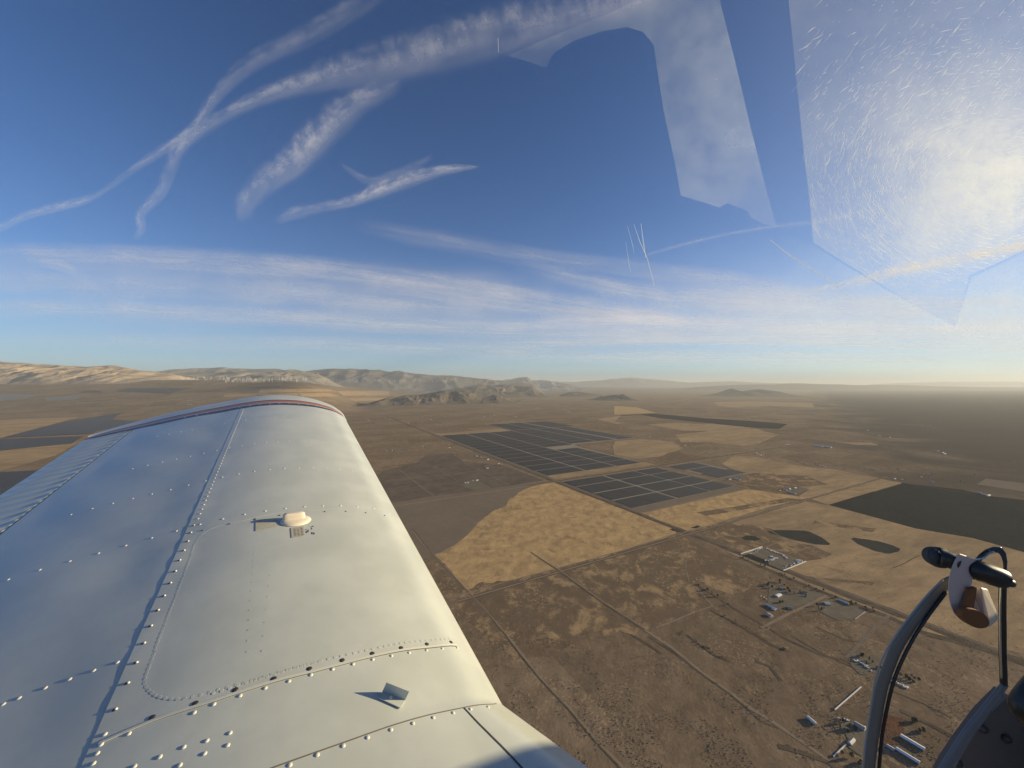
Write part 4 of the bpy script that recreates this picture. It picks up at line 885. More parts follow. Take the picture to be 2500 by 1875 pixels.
def grid(name, S, C, m, parent, up=0., upf=None, smooth=True, close=None):
    SS, CC = np.meshgrid(S, C, indexing='ij'); P = S3(SS, CC, up if upf is None else upf(SS, CC)); V = P.reshape(-1, 3); nc = len(C)
    Fc = [(i*nc+j, (i+1)*nc+j, (i+1)*nc+j+1, i*nc+j+1) for i in range(len(S)-1) for j in range(nc-1)]
    V = [tuple(v) for v in V]
    if close is not None:      # turn down edges: give the sheet a thickness
        b = len(V); P2 = S3(SS, CC, (up if upf is None else upf(SS, CC))-close).reshape(-1, 3); V += [tuple(v) for v in P2]
        ns = len(S)
        Fc += [(b+i*nc+j, b+i*nc+j+1, b+(i+1)*nc+j+1, b+(i+1)*nc+j) for i in range(ns-1) for j in range(nc-1)]
        for i in range(ns-1):
            for j in (0, nc-1): a = i*nc+j; Fc.append((a, a+nc, b+a+nc, b+a) if j else (a+nc, a, b+a, b+a+nc))
        for j in range(nc-1):
            for i in (0, ns-1): a = i*nc+j; Fc.append((a+1, a, b+a, b+a+1) if i else (a, a+1, b+a+1, b+a))
    o = mesh(name, V, Fc, m, smooth=smooth); kid(o, parent)
    if Vector(o.data.polygons[0].normal).dot(Vector(en)) < 0: o.data.flip_normals()
    return o
def seamstep(s):
    s = np.asarray(s, float); near = 1-sm(s, 2.0, 3.4)
    wav = .5+.5*np.sin(s*2*np.pi/.13)
    return .0009+near*(.0006*sm(s, .95, 1.3)+.0012*wav*sm(s, 1.0, 1.25))
# closed wing body: upper forward skin, seam step, upper aft skin, lower skin
def build_wing():
    Ss = np.concatenate([np.linspace(.22, 2.2, 150), np.linspace(2.22, STIP, 120)])
    Cf = np.concatenate([np.linspace(CSEAM, .2, 60), np.linspace(.22, .545, 40)]); Ca = np.linspace(CHINGE, CSEAM, 80)
    nS = len(Ss); SS, CC = np.meshgrid(Ss, Cf, indexing='ij')
    decay = np.exp(-(CC-CSEAM)/.05)
    up = seamstep(SS)*np.where(CC < CSEAM+.25, 1, 1)*decay*.55+.0004
    Pf = S3(SS, CC, up)
    SA, CA = np.meshgrid(Ss, Ca, indexing='ij'); Pa = S3(SA, CA, 0)
    # lower skin from leading edge back to the rear spar
    tl = np.linspace(0, 1, 24)[1:]; lc = .545-(.545-CHINGE)*tl**1.6; ln = 1.25+.10*np.sin(np.pi*np.minimum(1, tl*1.3)**.5*.5)*(1-.75*tl)-.02*tl
    P = CAM+K*(Ss[:, None, None]*es+(lc+0)[None, :, None]*ec-ln[None, :, None]*en+(shift(Ss, .5)[:, None]*(1-tl)[None, :])[:, :, None]*ec)
    allp = np.concatenate([Pa, Pf, P], axis=1); nc = allp.shape[1]
    V = allp.reshape(-1, 3); Fc = [(i*nc+j, (i+1)*nc+j, (i+1)*nc+j+1, i*nc+j+1) for i in range(nS-1) for j in range(nc-1)]
    Fc += [(i*nc+nc-1, (i+1)*nc+nc-1, (i+1)*nc, i*nc) for i in range(nS-1)]
    o = mesh('wing', V, Fc, M_w, smooth=True); kid(o, plane)
    if Vector(o.data.polygons[3].normal).dot(Vector(en)) < 0: o.data.flip_normals()
    ed = o.data.attributes.new('sharp_edge', 'BOOLEAN', 'EDGE'); na = len(Ca)
    sh = [False]*len(o.data.edges); 
    for e in o.data.edges:
        a, b = e.vertices
        if (a % nc) in (na-1, na, 0, nc-1) and (b % nc) in (na-1, na, 0, nc-1): sh[e.index] = True
    ed.data.foreach_set('value', sh); return o
wing = build_wing(); wing['label'] = 'white riveted upper wing skin, cream near the leading edge'
# engine cowling and fuselage side ahead of and beside us (out of frame, shades the wing root)
def cowling():
    V = []; cs = np.linspace(1.25, 3.6, 16); n = 28; Fc = []
    for c in cs:
        t = (c-1.25)/2.35; q = 1-.22*t**3
        for j in range(n):
            g = 2*math.pi*j/n; a = math.copysign(abs(math.cos(g))**.6, math.cos(g)); b = math.copysign(abs(math.sin(g))**.6, math.sin(g))
            V.append(CAM+K*(es*(-.66+a*.62*q)+ec*c-en*(.88-b*.68*q)))
    Fc = [(i*n+j, i*n+(j+1) % n, (i+1)*n+(j+1) % n, (i+1)*n+j) for i in range(15) for j in range(n)]+[tuple(range(n))[::-1], tuple(15*n+j for j in range(n))]
    o = mesh('unseen_cowling', V, Fc, M_w, smooth=True); kid(o, plane)
cowling()
# aileron with pressed beads
def bead(SS, CC):
    w_ = sm(CC, -1.565, -1.52)*(1-sm(CC, -1.30, -1.275)); return .0035*w_*np.sin(SS*2*np.pi/.115)-.002
ail = grid('aileron', np.linspace(1.3, STIP-.01, 620), np.linspace(-1.58, CHINGE-.012, 26), M_w, plane, upf=bead, close=.03); ail['label'] = 'aileron with pressed ribs'
grid('hinge_gap', np.linspace(.5, STIP, 60), np.linspace(CHINGE-.02, CHINGE+.002, 3), M_gapd, wing, up=-.012)
# wing tip cap with stripes
def build_tip():
    t = np.linspace(-1, 1, 90); c = -.52+t*1.07     # along the chord -1.59 .. .55
    c = np.clip(c, -1.585, .55); n0 = nprof(np.clip(c, -1.58, .545)); ext = .58*np.sqrt(np.clip(1-np.abs((c+.30)/(np.where(c > -.30, .86, 1.32)))**2.2, 0, 1))
    rows = [(0, 0, .0015), (.18, 0, .0015), (.22, 0, .0015), (.40, 0, .0015), (.47, 0, .002), (.53, 0, .005), (.6, 0, .007), (.68, 0, .009), (.78, 0, .010), (.86, 0, .008), (.94, 0, .002), (.985, 0, -.012), (1, 0, -.03), (.98, 0, -.05), (.9, 0, -.075), (.6, 0, -.12), (0, 0, -.16)]
    V = []
    for f, _, up in rows:
        s = STIP+ext*f+(.0 if f else 0); cc = c+shift(STIP, .0)+np.where(f > .0, -(c-0)*0, 0); V.append(CAM+K*(np.multiply.outer(s, es)+np.multiply.outer(cc, ec)-np.multiply.outer(n0-up, en)))
    V = np.array(V); nr, nc = V.shape[:2]; Fc = []; mi = []
    for i in range(nr-1):
        for j in range(nc-1):
            a = i*nc+j; Fc.append((a, a+nc, a+nc+1, a+1)); mi.append({0: 1, 1: 0, 2: 2, 3: 3}.get(i, 0))
    o = mesh('wing_tip', V.reshape(-1, 3), Fc, [M_w, mat('navy_stripe', (.035, .035, .055), .35), mat('orange_stripe', (.42, .15, .07), .35), mat('brown_stripe', (.12, .06, .04), .35)], smooth=True, mi=mi); kid(o, plane)
    if Vector(o.data.polygons[5*(nc-1)+40].normal).dot(Vector(en)) < 0: o.data.flip_normals()
    o['label'] = 'rounded white wing tip cap with orange and dark stripes'
build_tip()
def frame_at(s, c):
    p = S3(s, c); a = S3(s+.004, c)-p; b = S3(s, c+.004)-p; z = np.cross(b, a); z /= np.linalg.norm(z)
    if z@en < 0: z = -z
    x = b/np.linalg.norm(b); y = np.cross(z, x); return p, x, y, z
# rivets
def dome_data(name, r, h, m, n=10):
    V = [(math.cos(2*math.pi*j/n)*r*q, math.sin(2*math.pi*j/n)*r*q, h*zz) for q, zz in ((1, -.2), (.92, .45), (.62, .85)) for j in range(n)]+[(0, 0, h)]
    Fc = [(i*n+j, i*n+(j+1) % n, (i+1)*n+(j+1) % n, (i+1)*n+j) for i in range(2) for j in range(n)]+[(2*n+j, 2*n+(j+1) % n, 3*n) for j in range(n)]
    return V, Fc
RV = []   # (s, c, radius, height, kind)
def pxrow(c, pts, r=.0062, h=.0042, kind=0):
    for u, v in px(c, pts): s, cc = WP(u, v); RV.append((s, cc, r*.66, h*.42, kind, v))
def srow(s, c0, c1, step, r=.0062, h=.0042, kind=0, ds=0.):
    n = int(round((c1-c0)/step))
    for i in range(n+1):
        c = c0+(c1-c0)*i/n; RV.append((s+ds, c, r*.68, h*.45, kind, 0))
srow(4.10, -.98, .40, .075, .0055, .0035); srow(3.30, -.93, .42, .075, .0055, .0035); srow(2.71, -1.02, .42, .078, .0055, .0038)
srow(2.13, -1.0, .46, .085, .006, .004); srow(2.06, -.38, .42, .098, .0052, .0045, 1)
pxrow('W6', [(20, 1243), (122, 1203), (292, 1137), (450, 1082), (607, 1027), (760, 975)])
s5, c5 = WP(*px('W7', [(475, 1645)])[0])
for x, y in [(50, 1303), (197, 1255), (338, 1212), (470, 1174), (593, 1139), (714, 1108), (828, 1080), (938, 1054), (1043, 1033), (1142, 1016), (1239, 1002), (1327, 993), (1411, 989), (1487, 993)]: pxrow('W7', [(x, y)])
for x, y in [(-60, 1350)]: pxrow('W7', [(x, y)])
for x, y in [(170, 1222), (386, 1160), (585, 1105), (768, 1058), (936, 1020), (1097, 989), (1241, 968), (1376, 957)]: pxrow('W7', [(x, y)], .0085, .003, 1)
pxrow('W6', [(985, 1332), (1265, 1240)], .0085, .003, 1)
pxrow('W7', [(475, 1645), (628, 1588), (773, 1537), (910, 1490), (1040, 1447), (1163, 1411), (1277, 1379), (1388, 1352), (1485, 1331), (1583, 1319), (1667, 1315)])
pxrow('W6', [(1490, 1430), (1340, 1480), (1475, 1510), (1325, 1565), (1190, 1522), (1035, 1585), (1165, 1640), (870, 1648), (605, 1632), (630, 1567), (655, 1510), (835, 1438), (680, 1443)], .006)
for x, y in [(745, 1283), (825, 1112), (880, 980), (930, 853), (975, 742), (1020, 640), (1060, 547), (1100, 464), (1132, 387), (1160, 316), (1188, 252), (1213, 193), (1232, 137), (1252, 90)]: pxrow('W6', [(x, y)], .0062, .0045, 1); pxrow('W6', [(x+8, y-3)], .0042, .0062, 0)
s0 = 2.2
while s0 < 4.55: RV.append((s0, CSEAM+.028, .0036, .0018, 0, 0)); s0 += .052
for c in np.linspace(-.9, .42, 16): RV.append((STIP+.07, c, .005, .002, 0, 0))
RV.sort(key=lambda r_: r_[0])
stuff_v, stuff_f = [], []; cnt = 0
for i, (s, c, r, h, kind, v) in enumerate(RV):
    if c > .478: continue
    p, x, y, z = frame_at(min(s, 4.6), float(np.clip(c, -1.5, .53)))
    if s > 4.6: p = p+K*es*(s-4.6)
    V, Fc = dome_data('r', r, h, None); lift = K*(.0006+(.55*float(seamstep(s))*math.exp(-(c-CSEAM)/.05) if CSEAM < c < CSEAM+.2 else 0)) if c > CSEAM else 0
    P = [p+x*a+y*b+z*(d+lift) for a, b, d in V]
    if cnt < 100 or kind == 1 and cnt < 100:
        o = mesh('rivet', [q-p for q in P], Fc, M_screw if kind else M_riv, smooth=True, loc=p); kid(o, wing); cnt += 1
        if kind: o['label'] = 'dark recessed screw head'
    else:
        b = len(stuff_v); stuff_v += P; stuff_f += [(tuple(q+b for q in f), kind) for f in Fc]
o = mesh('rivet', stuff_v, [f for f, k in stuff_f], [M_riv, M_screw], smooth=True, mi=[k for f, k in stuff_f]); kid(o, wing); o['kind'] = 'stuff'; o['label'] = 'distant rows of small rivets'
# raised edge of the long tank panel
edge_px = px('W6', [(1300, 150), (1262, 200), (1215, 340), (1140, 540), (1080, 690), (1015, 860), (985, 950), (945, 1060), (938, 1115), (975, 1165), (1040, 1200), (1145, 1212), (1260, 1195), (1420, 1150), (1700, 1075), (1900, 1015), (2100, 962)])
# flush rivet dimples round the tank panel and mid-skin lines
V_, F_ = [], []
def dimple_path(P, step, r=.0036, h=.00028):
    sc_ = [WP(*q) for q in P]; Q = catmull([(a, b) for a, b in sc_], 30); acc = 0; last = Q[0]
    for q in Q[1:]:
        acc += np.linalg.norm(q-last); last = q
        if acc >= step:
            acc = 0; p, x, y, z = frame_at(q[0], q[1]); n = 10; b = len(V_)
            for rr, hh in ((r, 0.), (r*.8, h), (r*.45, h*.15)):
                for j in range(n): g = 2*math.pi*j/n; V_.append(p+x*math.cos(g)*rr+y*math.sin(g)*rr+z*(hh+K*.0006+.0002))
            F_.extend([(b+i*n+j, b+i*n+(j+1) % n, b+(i+1)*n+(j+1) % n, b+(i+1)*n+j) for i in range(2) for j in range(n)]); F_.append(tuple(b+2*n+j for j in range(n)))
dimple_path(px('W6', [(1300, 150), (1262, 200), (1215, 340), (1140, 540), (1080, 690), (1015, 860), (985, 950), (945, 1060), (938, 1115), (975, 1165), (1040, 1200), (1145, 1212), (1260, 1195), (1420, 1150), (1700, 1075), (1900, 1015), (2100, 962)]), .0165)
dimple_path(px('W7', [(0, 1255), (150, 1210), (380, 1135), (560, 1085), (700, 1048), (880, 1008), (1100, 962), (1300, 942), (1370, 938)]), .0165)
dimple_path(px('W6', [(1655, 200), (1640, 400), (1620, 650), (1600, 950)]), .045, .0030, .00006); dimple_path(px('W6', [(1760, 350), (1730, 600), (1700, 900)]), .06, .0030, .00006)
o = mesh('flush_rivet', V_, F_, M_w, smooth=True); kid(o, wing); o['kind'] = 'stuff'
# skin laps and panel gaps
def strip(name, P, wd, m, up0=.0008, steps=60, par=None, th=.0012):
    sc_ = [WP(*q) for q in P]; Q = catmull(sc_, steps//max(1, len(sc_)-1)); V = []; Fc = []
    for i, q in enumerate(Q):
        d = Q[min(i+1, len(Q)-1)]-Q[max(0, i-1)]; d /= np.linalg.norm(d)+1e-9; n_ = np.array([-d[1], d[0]])*wd/2
        for sgn, u in ((-1, -.004), (-1, up0+.0008), (1, up0+.0008), (1, -.004)):
            a = q+sgn*n_; V.append(S3(a[0], a[1], u))
    k = len(Q); Fc = [(i*4+j, i*4+j+1, i*4+4+j+1, i*4+4+j) for i in range(k-1) for j in range(3)]+[(0, 3, 2, 1), (k*4-4, k*4-3, k*4-2, k*4-1)]
    o = mesh(name, V, Fc, m); kid(o, par or wing); return o
strip('panel_edge', edge_px, .006, M_w, .0001, 120); strip('panel_edge', px('W6', [(1300, 150), (1360, 112), (1450, 82), (1600, 50)])+px('W7', [(420, 232), (560, 222), (700, 212), (900, 205), (1000, 211)]), .006, M_w, .0001, 90)
lap = px('W6', [(640, 1505), (700, 1478), (1000, 1350)])+px('W7', [(0, 1300), (180, 1240), (400, 1172), (640, 1112), (900, 1045), (1100, 1003), (1300, 980), (1410, 976)])
strip('skin_lap', lap, .007, M_riv, .0022, 90); strip('panel_gap', [(u-1, v+2.4) for u, v in lap], .0025, M_gapd, .0006, 90)
strip('panel_gap', px('W7', [(300, 1690), (560, 1595), (800, 1510), (1040, 1425), (1240, 1367), (1450, 1322), (1570, 1305), (1630, 1301)]), .0028, M_grime, .0006, 80)
strip('panel_gap', px('W7', [(1450, 1325), (1520, 1400), (1600, 1480), (1680, 1560), (1800, 1690)]), .0038, M_gapd, .0008, 60)
# antenna fairing standing on the wing (fuel tank cap cover)
def fairing():
    p, x, y, z = frame_at(*WP(722, 1272)); X = np.array(x); Y_ = np.array(y); Z = np.array(z)
    # base: low oval dome
    n = 40; V = []; rings = [(1, 0), (.97, .12), (.86, .3), (.66, .42), (.4, .48)]; Lx, Ly, hh = .050, .040, .020
    for q, zz in rings:
        for j in range(n): g = 2*math.pi*j/n; V.append(p+X*math.cos(g)*Lx*q+Y_*math.sin(g)*Ly*q+Z*(zz*hh+.001))
    V.append(p+Z*hh*.5); Fc = [(i*n+j, i*n+(j+1) % n, (i+1)*n+(j+1) % n, (i+1)*n+j) for i in range(4) for j in range(n)]+[(4*n+j, 4*n+(j+1) % n, 5*n) for j in range(n)]
    base = mesh('vent_cap', V, Fc, M_cream, smooth=True); kid(base, wing); base['label'] = 'cream oval cap with an upright fin'
    # fin: rounded block lying along the chord
    V = []; n = 28; prof = [(0, 1.), (.5, 1.), (.8, .97), (.94, .86), (1, .62)]
    for zz, q in prof:
        for j in range(n):
            g = 2*math.pi*j/n; cx_, cy_ = math.cos(g), math.sin(g); ex = abs(cx_)**.45*math.copysign(1, cx_); ey = abs(cy_)**.6*math.copysign(1, cy_)
            V.append(p+X*(ex*.036*q-.006-.001*zz)+Y_*(ey*.0105*q+.006)+Z*(zz*.028+.002))
    Fc = [(i*n+j, i*n+(j+1) % n, (i+1)*n+(j+1) % n, (i+1)*n+j) for i in range(4) for j in range(n)]+[tuple(4*n+j for j in range(n))]
    f = mesh('fin', V, Fc, M_cream, smooth=True); kid(f, base)
M_cream = mat('aged_plastic', (.72, .64, .52), .42)
fairing()
# placards
def placard(quad, m, name, up=.0016):
    sc_ = [WP(*q) for q in quad]; n = 8; V = []
    for i in range(n+1):
        for j in range(n+1):
            a, b = j/n, i/n; q = (np.array(sc_[0])*(1-a)+np.array(sc_[1])*a)*(1-b)+(np.array(sc_[3])*(1-a)+np.array(sc_[2])*a)*b; V.append(S3(q[0], q[1], .0008+up))
    o = mesh(name, V, [(i*(n+1)+j, i*(n+1)+j+1, (i+1)*(n+1)+j+1, (i+1)*(n+1)+j) for i in range(n) for j in range(n)], m); kid(o, wing)
    if Vector(o.data.polygons[0].normal).dot(Vector(en)) < 0: o.data.flip_normals()
    return o
M_plc = land_mat('worn_decal', (.40, .385, .31), (.47, .455, .375), .02, .5, .3, .1, 1, bump=0); M_plc2 = mat('decal_grey', (.42, .40, .34), .5); M_ink = mat('ink', (.055, .05, .04), .6)
q1 = [(624, 1268), (676, 1268), (678, 1284), (624, 1297)]; a = placard(q1, M_plc, 'decal'); a['label'] = 'worn blank beige decal'
q2 = [(710, 1289), (741, 1285), (743, 1308), (712, 1313)]; a = placard(q2, M_plc2, 'placard'); a['label'] = 'small grey placard with three dark lines of lettering'
def letters(txt, u0, v0, u1, v1, hpx, par):
    """one line of lettering from (u0,v0) towards (u1,v1) in photo px, laid on the skin"""
    cu = bpy.data.curves.new('t', 'FONT'); cu.body = txt; cu.size = 1; to = bpy.data.objects.new('t', cu); COL.objects.link(to); bpy.context.view_layer.update()
    me = bpy.data.meshes.new_from_object(to.evaluated_get(bpy.context.evaluated_depsgraph_get())); bpy.data.objects.remove(to)
    vs = np.array([v.co[:] for v in me.vertices]); x0, x1 = vs[:, 0].min(), vs[:, 0].max(); sx = 1/(x1-x0)
    d = np.array([u1-u0, v1-v0]); nn = np.array([-d[1], d[0]]); nn = nn/np.linalg.norm(nn)*-hpx; V = []
    for a_, b_, _ in vs:
        q = np.array([u0, v0])+d*(a_-x0)*sx+nn*b_/.72; s, c = WP(*q); V.append(S3(s, c, .0008+.0026))
    o = mesh('lettering', V, [tuple(p.vertices) for p in me.polygons], M_ink); kid(o, par)
    if len(o.data.polygons) and Vector(o.data.polygons[0].normal).dot(Vector(en)) < 0: o.data.flip_normals()
    o['label'] = 'dark lettering'; return o
letters('AVGAS ONLY', 719.5, 1309.5, 717, 1291, -4.6, a) ; letters('FUEL 100 LL', 728, 1308.5, 725.5, 1290, -4.2, a); letters('26 US GAL', 737, 1307.5, 734, 1288.5, -4.6, a)
for x, y, l in [(1270, 520, 40), (1300, 640, 90), (1390, 545, 50), (1385, 610, 50), (1650, 330, 50), (1565, 370, 40), (1575, 470, 60), (1600, 700, 110), (1705, 720, 100)]:
    u = 690+x*.04521; v = 1270+y*.04521; r_ = 1.0; strip('worn_print', [(u, v-l*.0226), (u+.3, v+l*.0226)], .0024, M_ink, .0012, 6)
# bent metal tab (angle bracket)
def tab():
    c0 = px('X', [(924.5, 1708), (977, 1732), (989, 1712.5), (934, 1690)])   # foot plate corners on the skin
    P4 = [S3(*WP(*q), .0018) for q in c0]; z = frame_at(*WP(950, 1710))[3]
    a, b, c, d = P4; t = z*.0018; V = [p+z*.0006 for p in P4]+[p+z*.0026 for p in P4]
    o = mesh('bracket', V, [(0, 1, 2, 3)[::-1], (4, 5, 6, 7), (0, 1, 5, 4), (1, 2, 6, 5), (2, 3, 7, 6), (3, 0, 4, 7)], M_w); kid(o, wing); o['label'] = 'bent metal tab riveted to the wing root'
    # upright plate on the far edge c-d, height solved to meet its top in the photo
    r1 = np.array([989.6+4-CX, F, CY-1666.5]); ht = .0235
    up = z*ht+(c-d)*.08
    V = [d+z*.002, c+z*.002, c+up, d+up]; th = np.cross(c-d, z); th = th/np.linalg.norm(th)*.0012
    V = V+[v+th for v in V]; f = mesh('flange', V, [(0, 1, 2, 3), (7, 6, 5, 4), (0, 4, 5, 1), (1, 5, 6, 2), (2, 6, 7, 3), (3, 7, 4, 0)], M_w); kid(f, o)
    V, Fc = dome_data('r', .0045, .003, None); p, x, y, zz = frame_at(*WP(953, 1707)); g = mesh('rivet', [p+x*a_+y*b_+zz*(d_+K*.0018+.002) for a_, b_, d_ in V], Fc, M_riv, smooth=True); kid(g, o)
tab()

# ------------------------------------------------------------------ cockpit: canopy pane, window rim, latch
def CP(u, v, d): return np.array([(u-CX)/F*d, d, H+(CY-v)/F*d])
M_rim = mat('window_rim', (.17, .17, .15), .5, coat=.15); M_black = mat('black_plastic', (.022, .021, .020), .38); M_chrome = mat('bright_metal', (.62, .62, .60), .16, 1.); M_iv = mat('ivory_plastic', (.55, .46, .42), .5); M_rust = mat('brown_felt', (.20, .085, .03), .85)
can = empty('storm_window', CP(2300, 1600, .6)); can.location = Vector(CP(2300, 1600, .6))-Vector(PI_); can.parent = plane; can['label'] = 'small hinged storm window with its curved rim and latch'
def tube_px(name, pts, rad, m, flat=1., d=.6, n=12, smooth=True, par=None):
    b = MB(); Q = catmull([(u, v, dd, r) for (u, v, dd), r in zip([(p[0], p[1], p[2] if len(p) > 2 else d) for p in pts], rad if isinstance(rad, (list, tuple)) else [rad]*len(pts))], 8)
    b.tube([CP(q[0], q[1], q[2]) for q in Q], [float(q[3]) for q in Q], n, 0, True, flat, side=(0, 1, 0)); o = b.build(name, m, smooth=smooth); kid(o, par or can); return o
tube_px('window_rim', px('P', [(1780, 410), (1745, 430), (1700, 480), (1640, 548), (1580, 625), (1510, 715), (1450, 810), (1405, 915), (1370, 1010), (1345, 1110), (1325, 1220), (1305, 1340), (1290, 1450), (1280, 1560), (1270, 1700)]), [.008, .009, .0088, .0090, .0091, .0093, .0095, .0096, .0097, .0097, .0097, .0097, .0097, .0097, .0097], M_rim, .35)
tube_px('rim_seal', px('P', [(1745, 480), (1650, 605), (1565, 730), (1495, 860), (1445, 975), (1410, 1090), (1382, 1220), (1360, 1350), (1340, 1560), (1330, 1700)]), .0022, M_black, 1., .595)
tube_px('rim_edge', px('P', [(1725, 405), (1635, 495), (1530, 622), (1440, 745), (1370, 865), (1322, 1000), (1290, 1200), (1262, 1380), (1245, 1560), (1235, 1700)]), .0012, mat('worn_edge', (.30, .31, .30), .4), 1., .593)
tube_px('pull_rod', px('P', [(2085, 440), (2082, 560), (2083, 700), (2084, 850), (2088, 950), (2090, 1035)]), .0042, M_black); tube_px('pull_rod', px('P', [(2072, 440), (2068, 600), (2070, 800), (2076, 1000)]), .0012, M_chrome, 1., .595)
tube_px('lower_rail', px('P', [(2100, 1030), (1980, 1190), (1860, 1350), (1750, 1530), (1660, 1680)]), [.006, .008, .009, .010, .010], mat('clear_acrylic_edge', (.15, .165, .18), .3), .4)
lt = empty('latch'); kid(lt, can)
R7 = (2200, 1300, .15068)
def r7(x, y, d=.58): return (R7[0]+x*R7[2], R7[1]+y*R7[2], d)
tube_px('knob', [r7(470, 370, .6), r7(520, 380, .6), r7(600, 400, .595), r7(640, 405, .59)], [.0115, .0145, .0155, .0150], mat('rubber_knob', (.05, .055, .055), .6), par=can, n=20)
tube_px('knob_shaft', [r7(620, 400, .59), r7(760, 440, .585), r7(900, 500, .58)], [.0128, .0120, .0115], M_black, par=can, n=20)
def band(name, outer, inner, m, d, th):
    n = len(outer); V = [CP(*q[:2], d) for q in outer]+[CP(*q[:2], d) for q in inner]+[CP(*q[:2], d+th) for q in outer]+[CP(*q[:2], d+th) for q in inner]; Fc = []
    for i in range(n-1): Fc += [(i, i+1, n+i+1, n+i), (2*n+i, 3*n+i, 3*n+i+1, 2*n+i+1), (i, 2*n+i, 2*n+i+1, i+1), (n+i, n+i+1, 3*n+i+1, 3*n+i)]
    Fc += [(0, n, 3*n, 2*n), (n-1, 3*n-1, 4*n-1, 2*n-1)]
    o = mesh(name, V, Fc, m, smooth=False); kid(o, can)
    md = o.modifiers.new('b', 'BEVEL'); md.width = .0015; md.segments = 3; return o
band('latch_arm', [r7(940, 340), r7(870, 440), r7(820, 560), r7(785, 680), r7(765, 800), r7(760, 920), r7(770, 1050), r7(800, 1180), r7(850, 1300), r7(920, 1380)],
     [r7(1210, 430), r7(1200, 520), r7(1195, 600), r7(1170, 700), r7(1150, 800), r7(1130, 900), r7(1105, 1000), r7(1075, 1100), r7(1045, 1220), r7(1010, 1320)], M_iv, .572, .012)
tube_px('latch_barrel', [r7(1190, 600, .575), r7(1260, 620, .572), r7(1500, 700, .568), r7(1640, 750, .566)], [.0125, .0148, .0150, .0138], M_black, par=can, n=20)
tube_px('barrel_pin', [r7(1630, 760, .566), r7(1720, 800, .566), r7(1790, 825, .566)], [.0070, .0066, .0056], M_black, par=can, n=16)
tube_px('barrel_ring', [r7(1175, 590, .578), r7(1200, 600, .578)], [.0155, .0155], M_chrome, par=can, n=20)
band('bail', [r7(1190, 440), r7(1260, 350), r7(1370, 270), r7(1500, 225), r7(1630, 235), r7(1700, 330), r7(1725, 470), r7(1715, 620), r7(1700, 680)],
     [r7(1290, 480), r7(1330, 430), r7(1400, 380), r7(1500, 325), r7(1580, 330), r7(1625, 400), r7(1650, 490), r7(1655, 590), r7(1650, 660)], mat('dark_steel', (.10, .105, .115), .22, .8), .575, .008)
tube_px('bail_edge', [r7(1200, 445, .572), r7(1330, 415, .572), r7(1420, 350, .572), r7(1500, 315, .572)], .0012, M_chrome, par=can)
# cup-shaped catch: tapered ivory block with a brown felt end
def cup():
    A = [r7(1150, 880), r7(1300, 870), r7(1400, 890)]; top = [CP(*r7(x, y)[:2], d) for x, y, d in [(1130, 900, .585), (1290, 880, .568), (1400, 905, .575), (1260, 930, .60)]]
    bot = [CP(*r7(x, y)[:2], d) for x, y, d in [(1000, 1370, .580), (1440, 1560, .560), (1610, 1400, .570), (1230, 1270, .605)]]
    o = mesh('catch', top+bot, [(0, 1, 2, 3)[::-1], (4, 5, 6, 7), (0, 1, 5, 4), (1, 2, 6, 5), (2, 3, 7, 6), (3, 0, 4, 7)], mat('ivory_catch', (.62, .53, .42), .45)); kid(o, can)
    md = o.modifiers.new('b', 'BEVEL'); md.width = .003; md.segments = 4
    V = [CP(*r7(1210+math.cos(g)*235*math.cos(.42)-math.sin(g)*135*math.sin(.42), 1400+math.cos(g)*235*math.sin(.42)+math.sin(g)*135*math.cos(.42))[:2], .556+.0) for g in np.linspace(0, 6.283, 33)[:-1]]
    V2 = [v+np.array([0, .008, 0]) for v in V]; n = 32; f = mesh('felt_pad', V+V2, [tuple(range(n))[::-1], tuple(range(n, 2*n))]+[(i, (i+1) % n, n+(i+1) % n, n+i) for i in range(n)], M_rust); kid(f, o)
    V = [CP(*r7(x, y)[:2], .563) for x, y in [(1130, 930), (1230, 900), (1180, 1230), (1010, 1330), (1060, 1150)]]; V2 = [v+np.array([0, .006, 0]) for v in V]
    f = mesh('felt_pad', V+V2, [(4, 3, 2, 1, 0), (5, 6, 7, 8, 9)]+[(i, (i+1) % 5, 5+(i+1) % 5, 5+i) for i in range(5)], M_rust); kid(f, o)
cup()
# cabin side panel in the bottom right corner
def sidepanel():
    P = px('P', [(2120, 1100), (1990, 1230), (1870, 1390), (1770, 1540), (1700, 1680), (2500, 1680), (2500, 1000), (2300, 1240), (2212, 1260)])
    V = [CP(u, v, .66) for u, v in P]; V2 = [v+np.array([0, .02, 0]) for v in V]; n = len(V)
    m = mat('cabin_vinyl', (.17, .138, .12), .8); N = NT(m); f = N.noise(N.coord((60, 60, 60)), 5); b = N.n('ShaderNodeBump'); b.inputs['Strength'].default_value = .3; N.l(f, b.inputs['Height']); N.l(b.outputs[0], N.b.inputs['Normal'])
    bm = bmesh.new(); a = [bm.verts.new(v) for v in V]; f0 = bm.faces.new(a); r_ = bmesh.ops.extrude_face_region(bm, geom=[f0]); bmesh.ops.translate(bm, verts=[e for e in r_['geom'] if isinstance(e, bmesh.types.BMVert)], vec=(0, .02, 0)); bmesh.ops.recalc_face_normals(bm, faces=bm.faces)
    me = bpy.data.meshes.new('side_panel'); bm.to_mesh(me); bm.free(); me.materials.append(m); o = bpy.data.objects.new('side_panel', me); COL.objects.link(o); kid(o, plane); o['label'] = 'brown cabin side panel below the storm window'
    for x, y in [(1965, 1300), (2105, 1360), (1812, 1505)]:
        b = MB(); q = px('P', [(x, y)])[0]; b.tube([CP(q[0], q[1], .655), CP(q[0], q[1], .662)], [.006, .007], 14); s_ = b.build('screw', M_screw, smooth=True); kid(s_, o)
sidepanel()
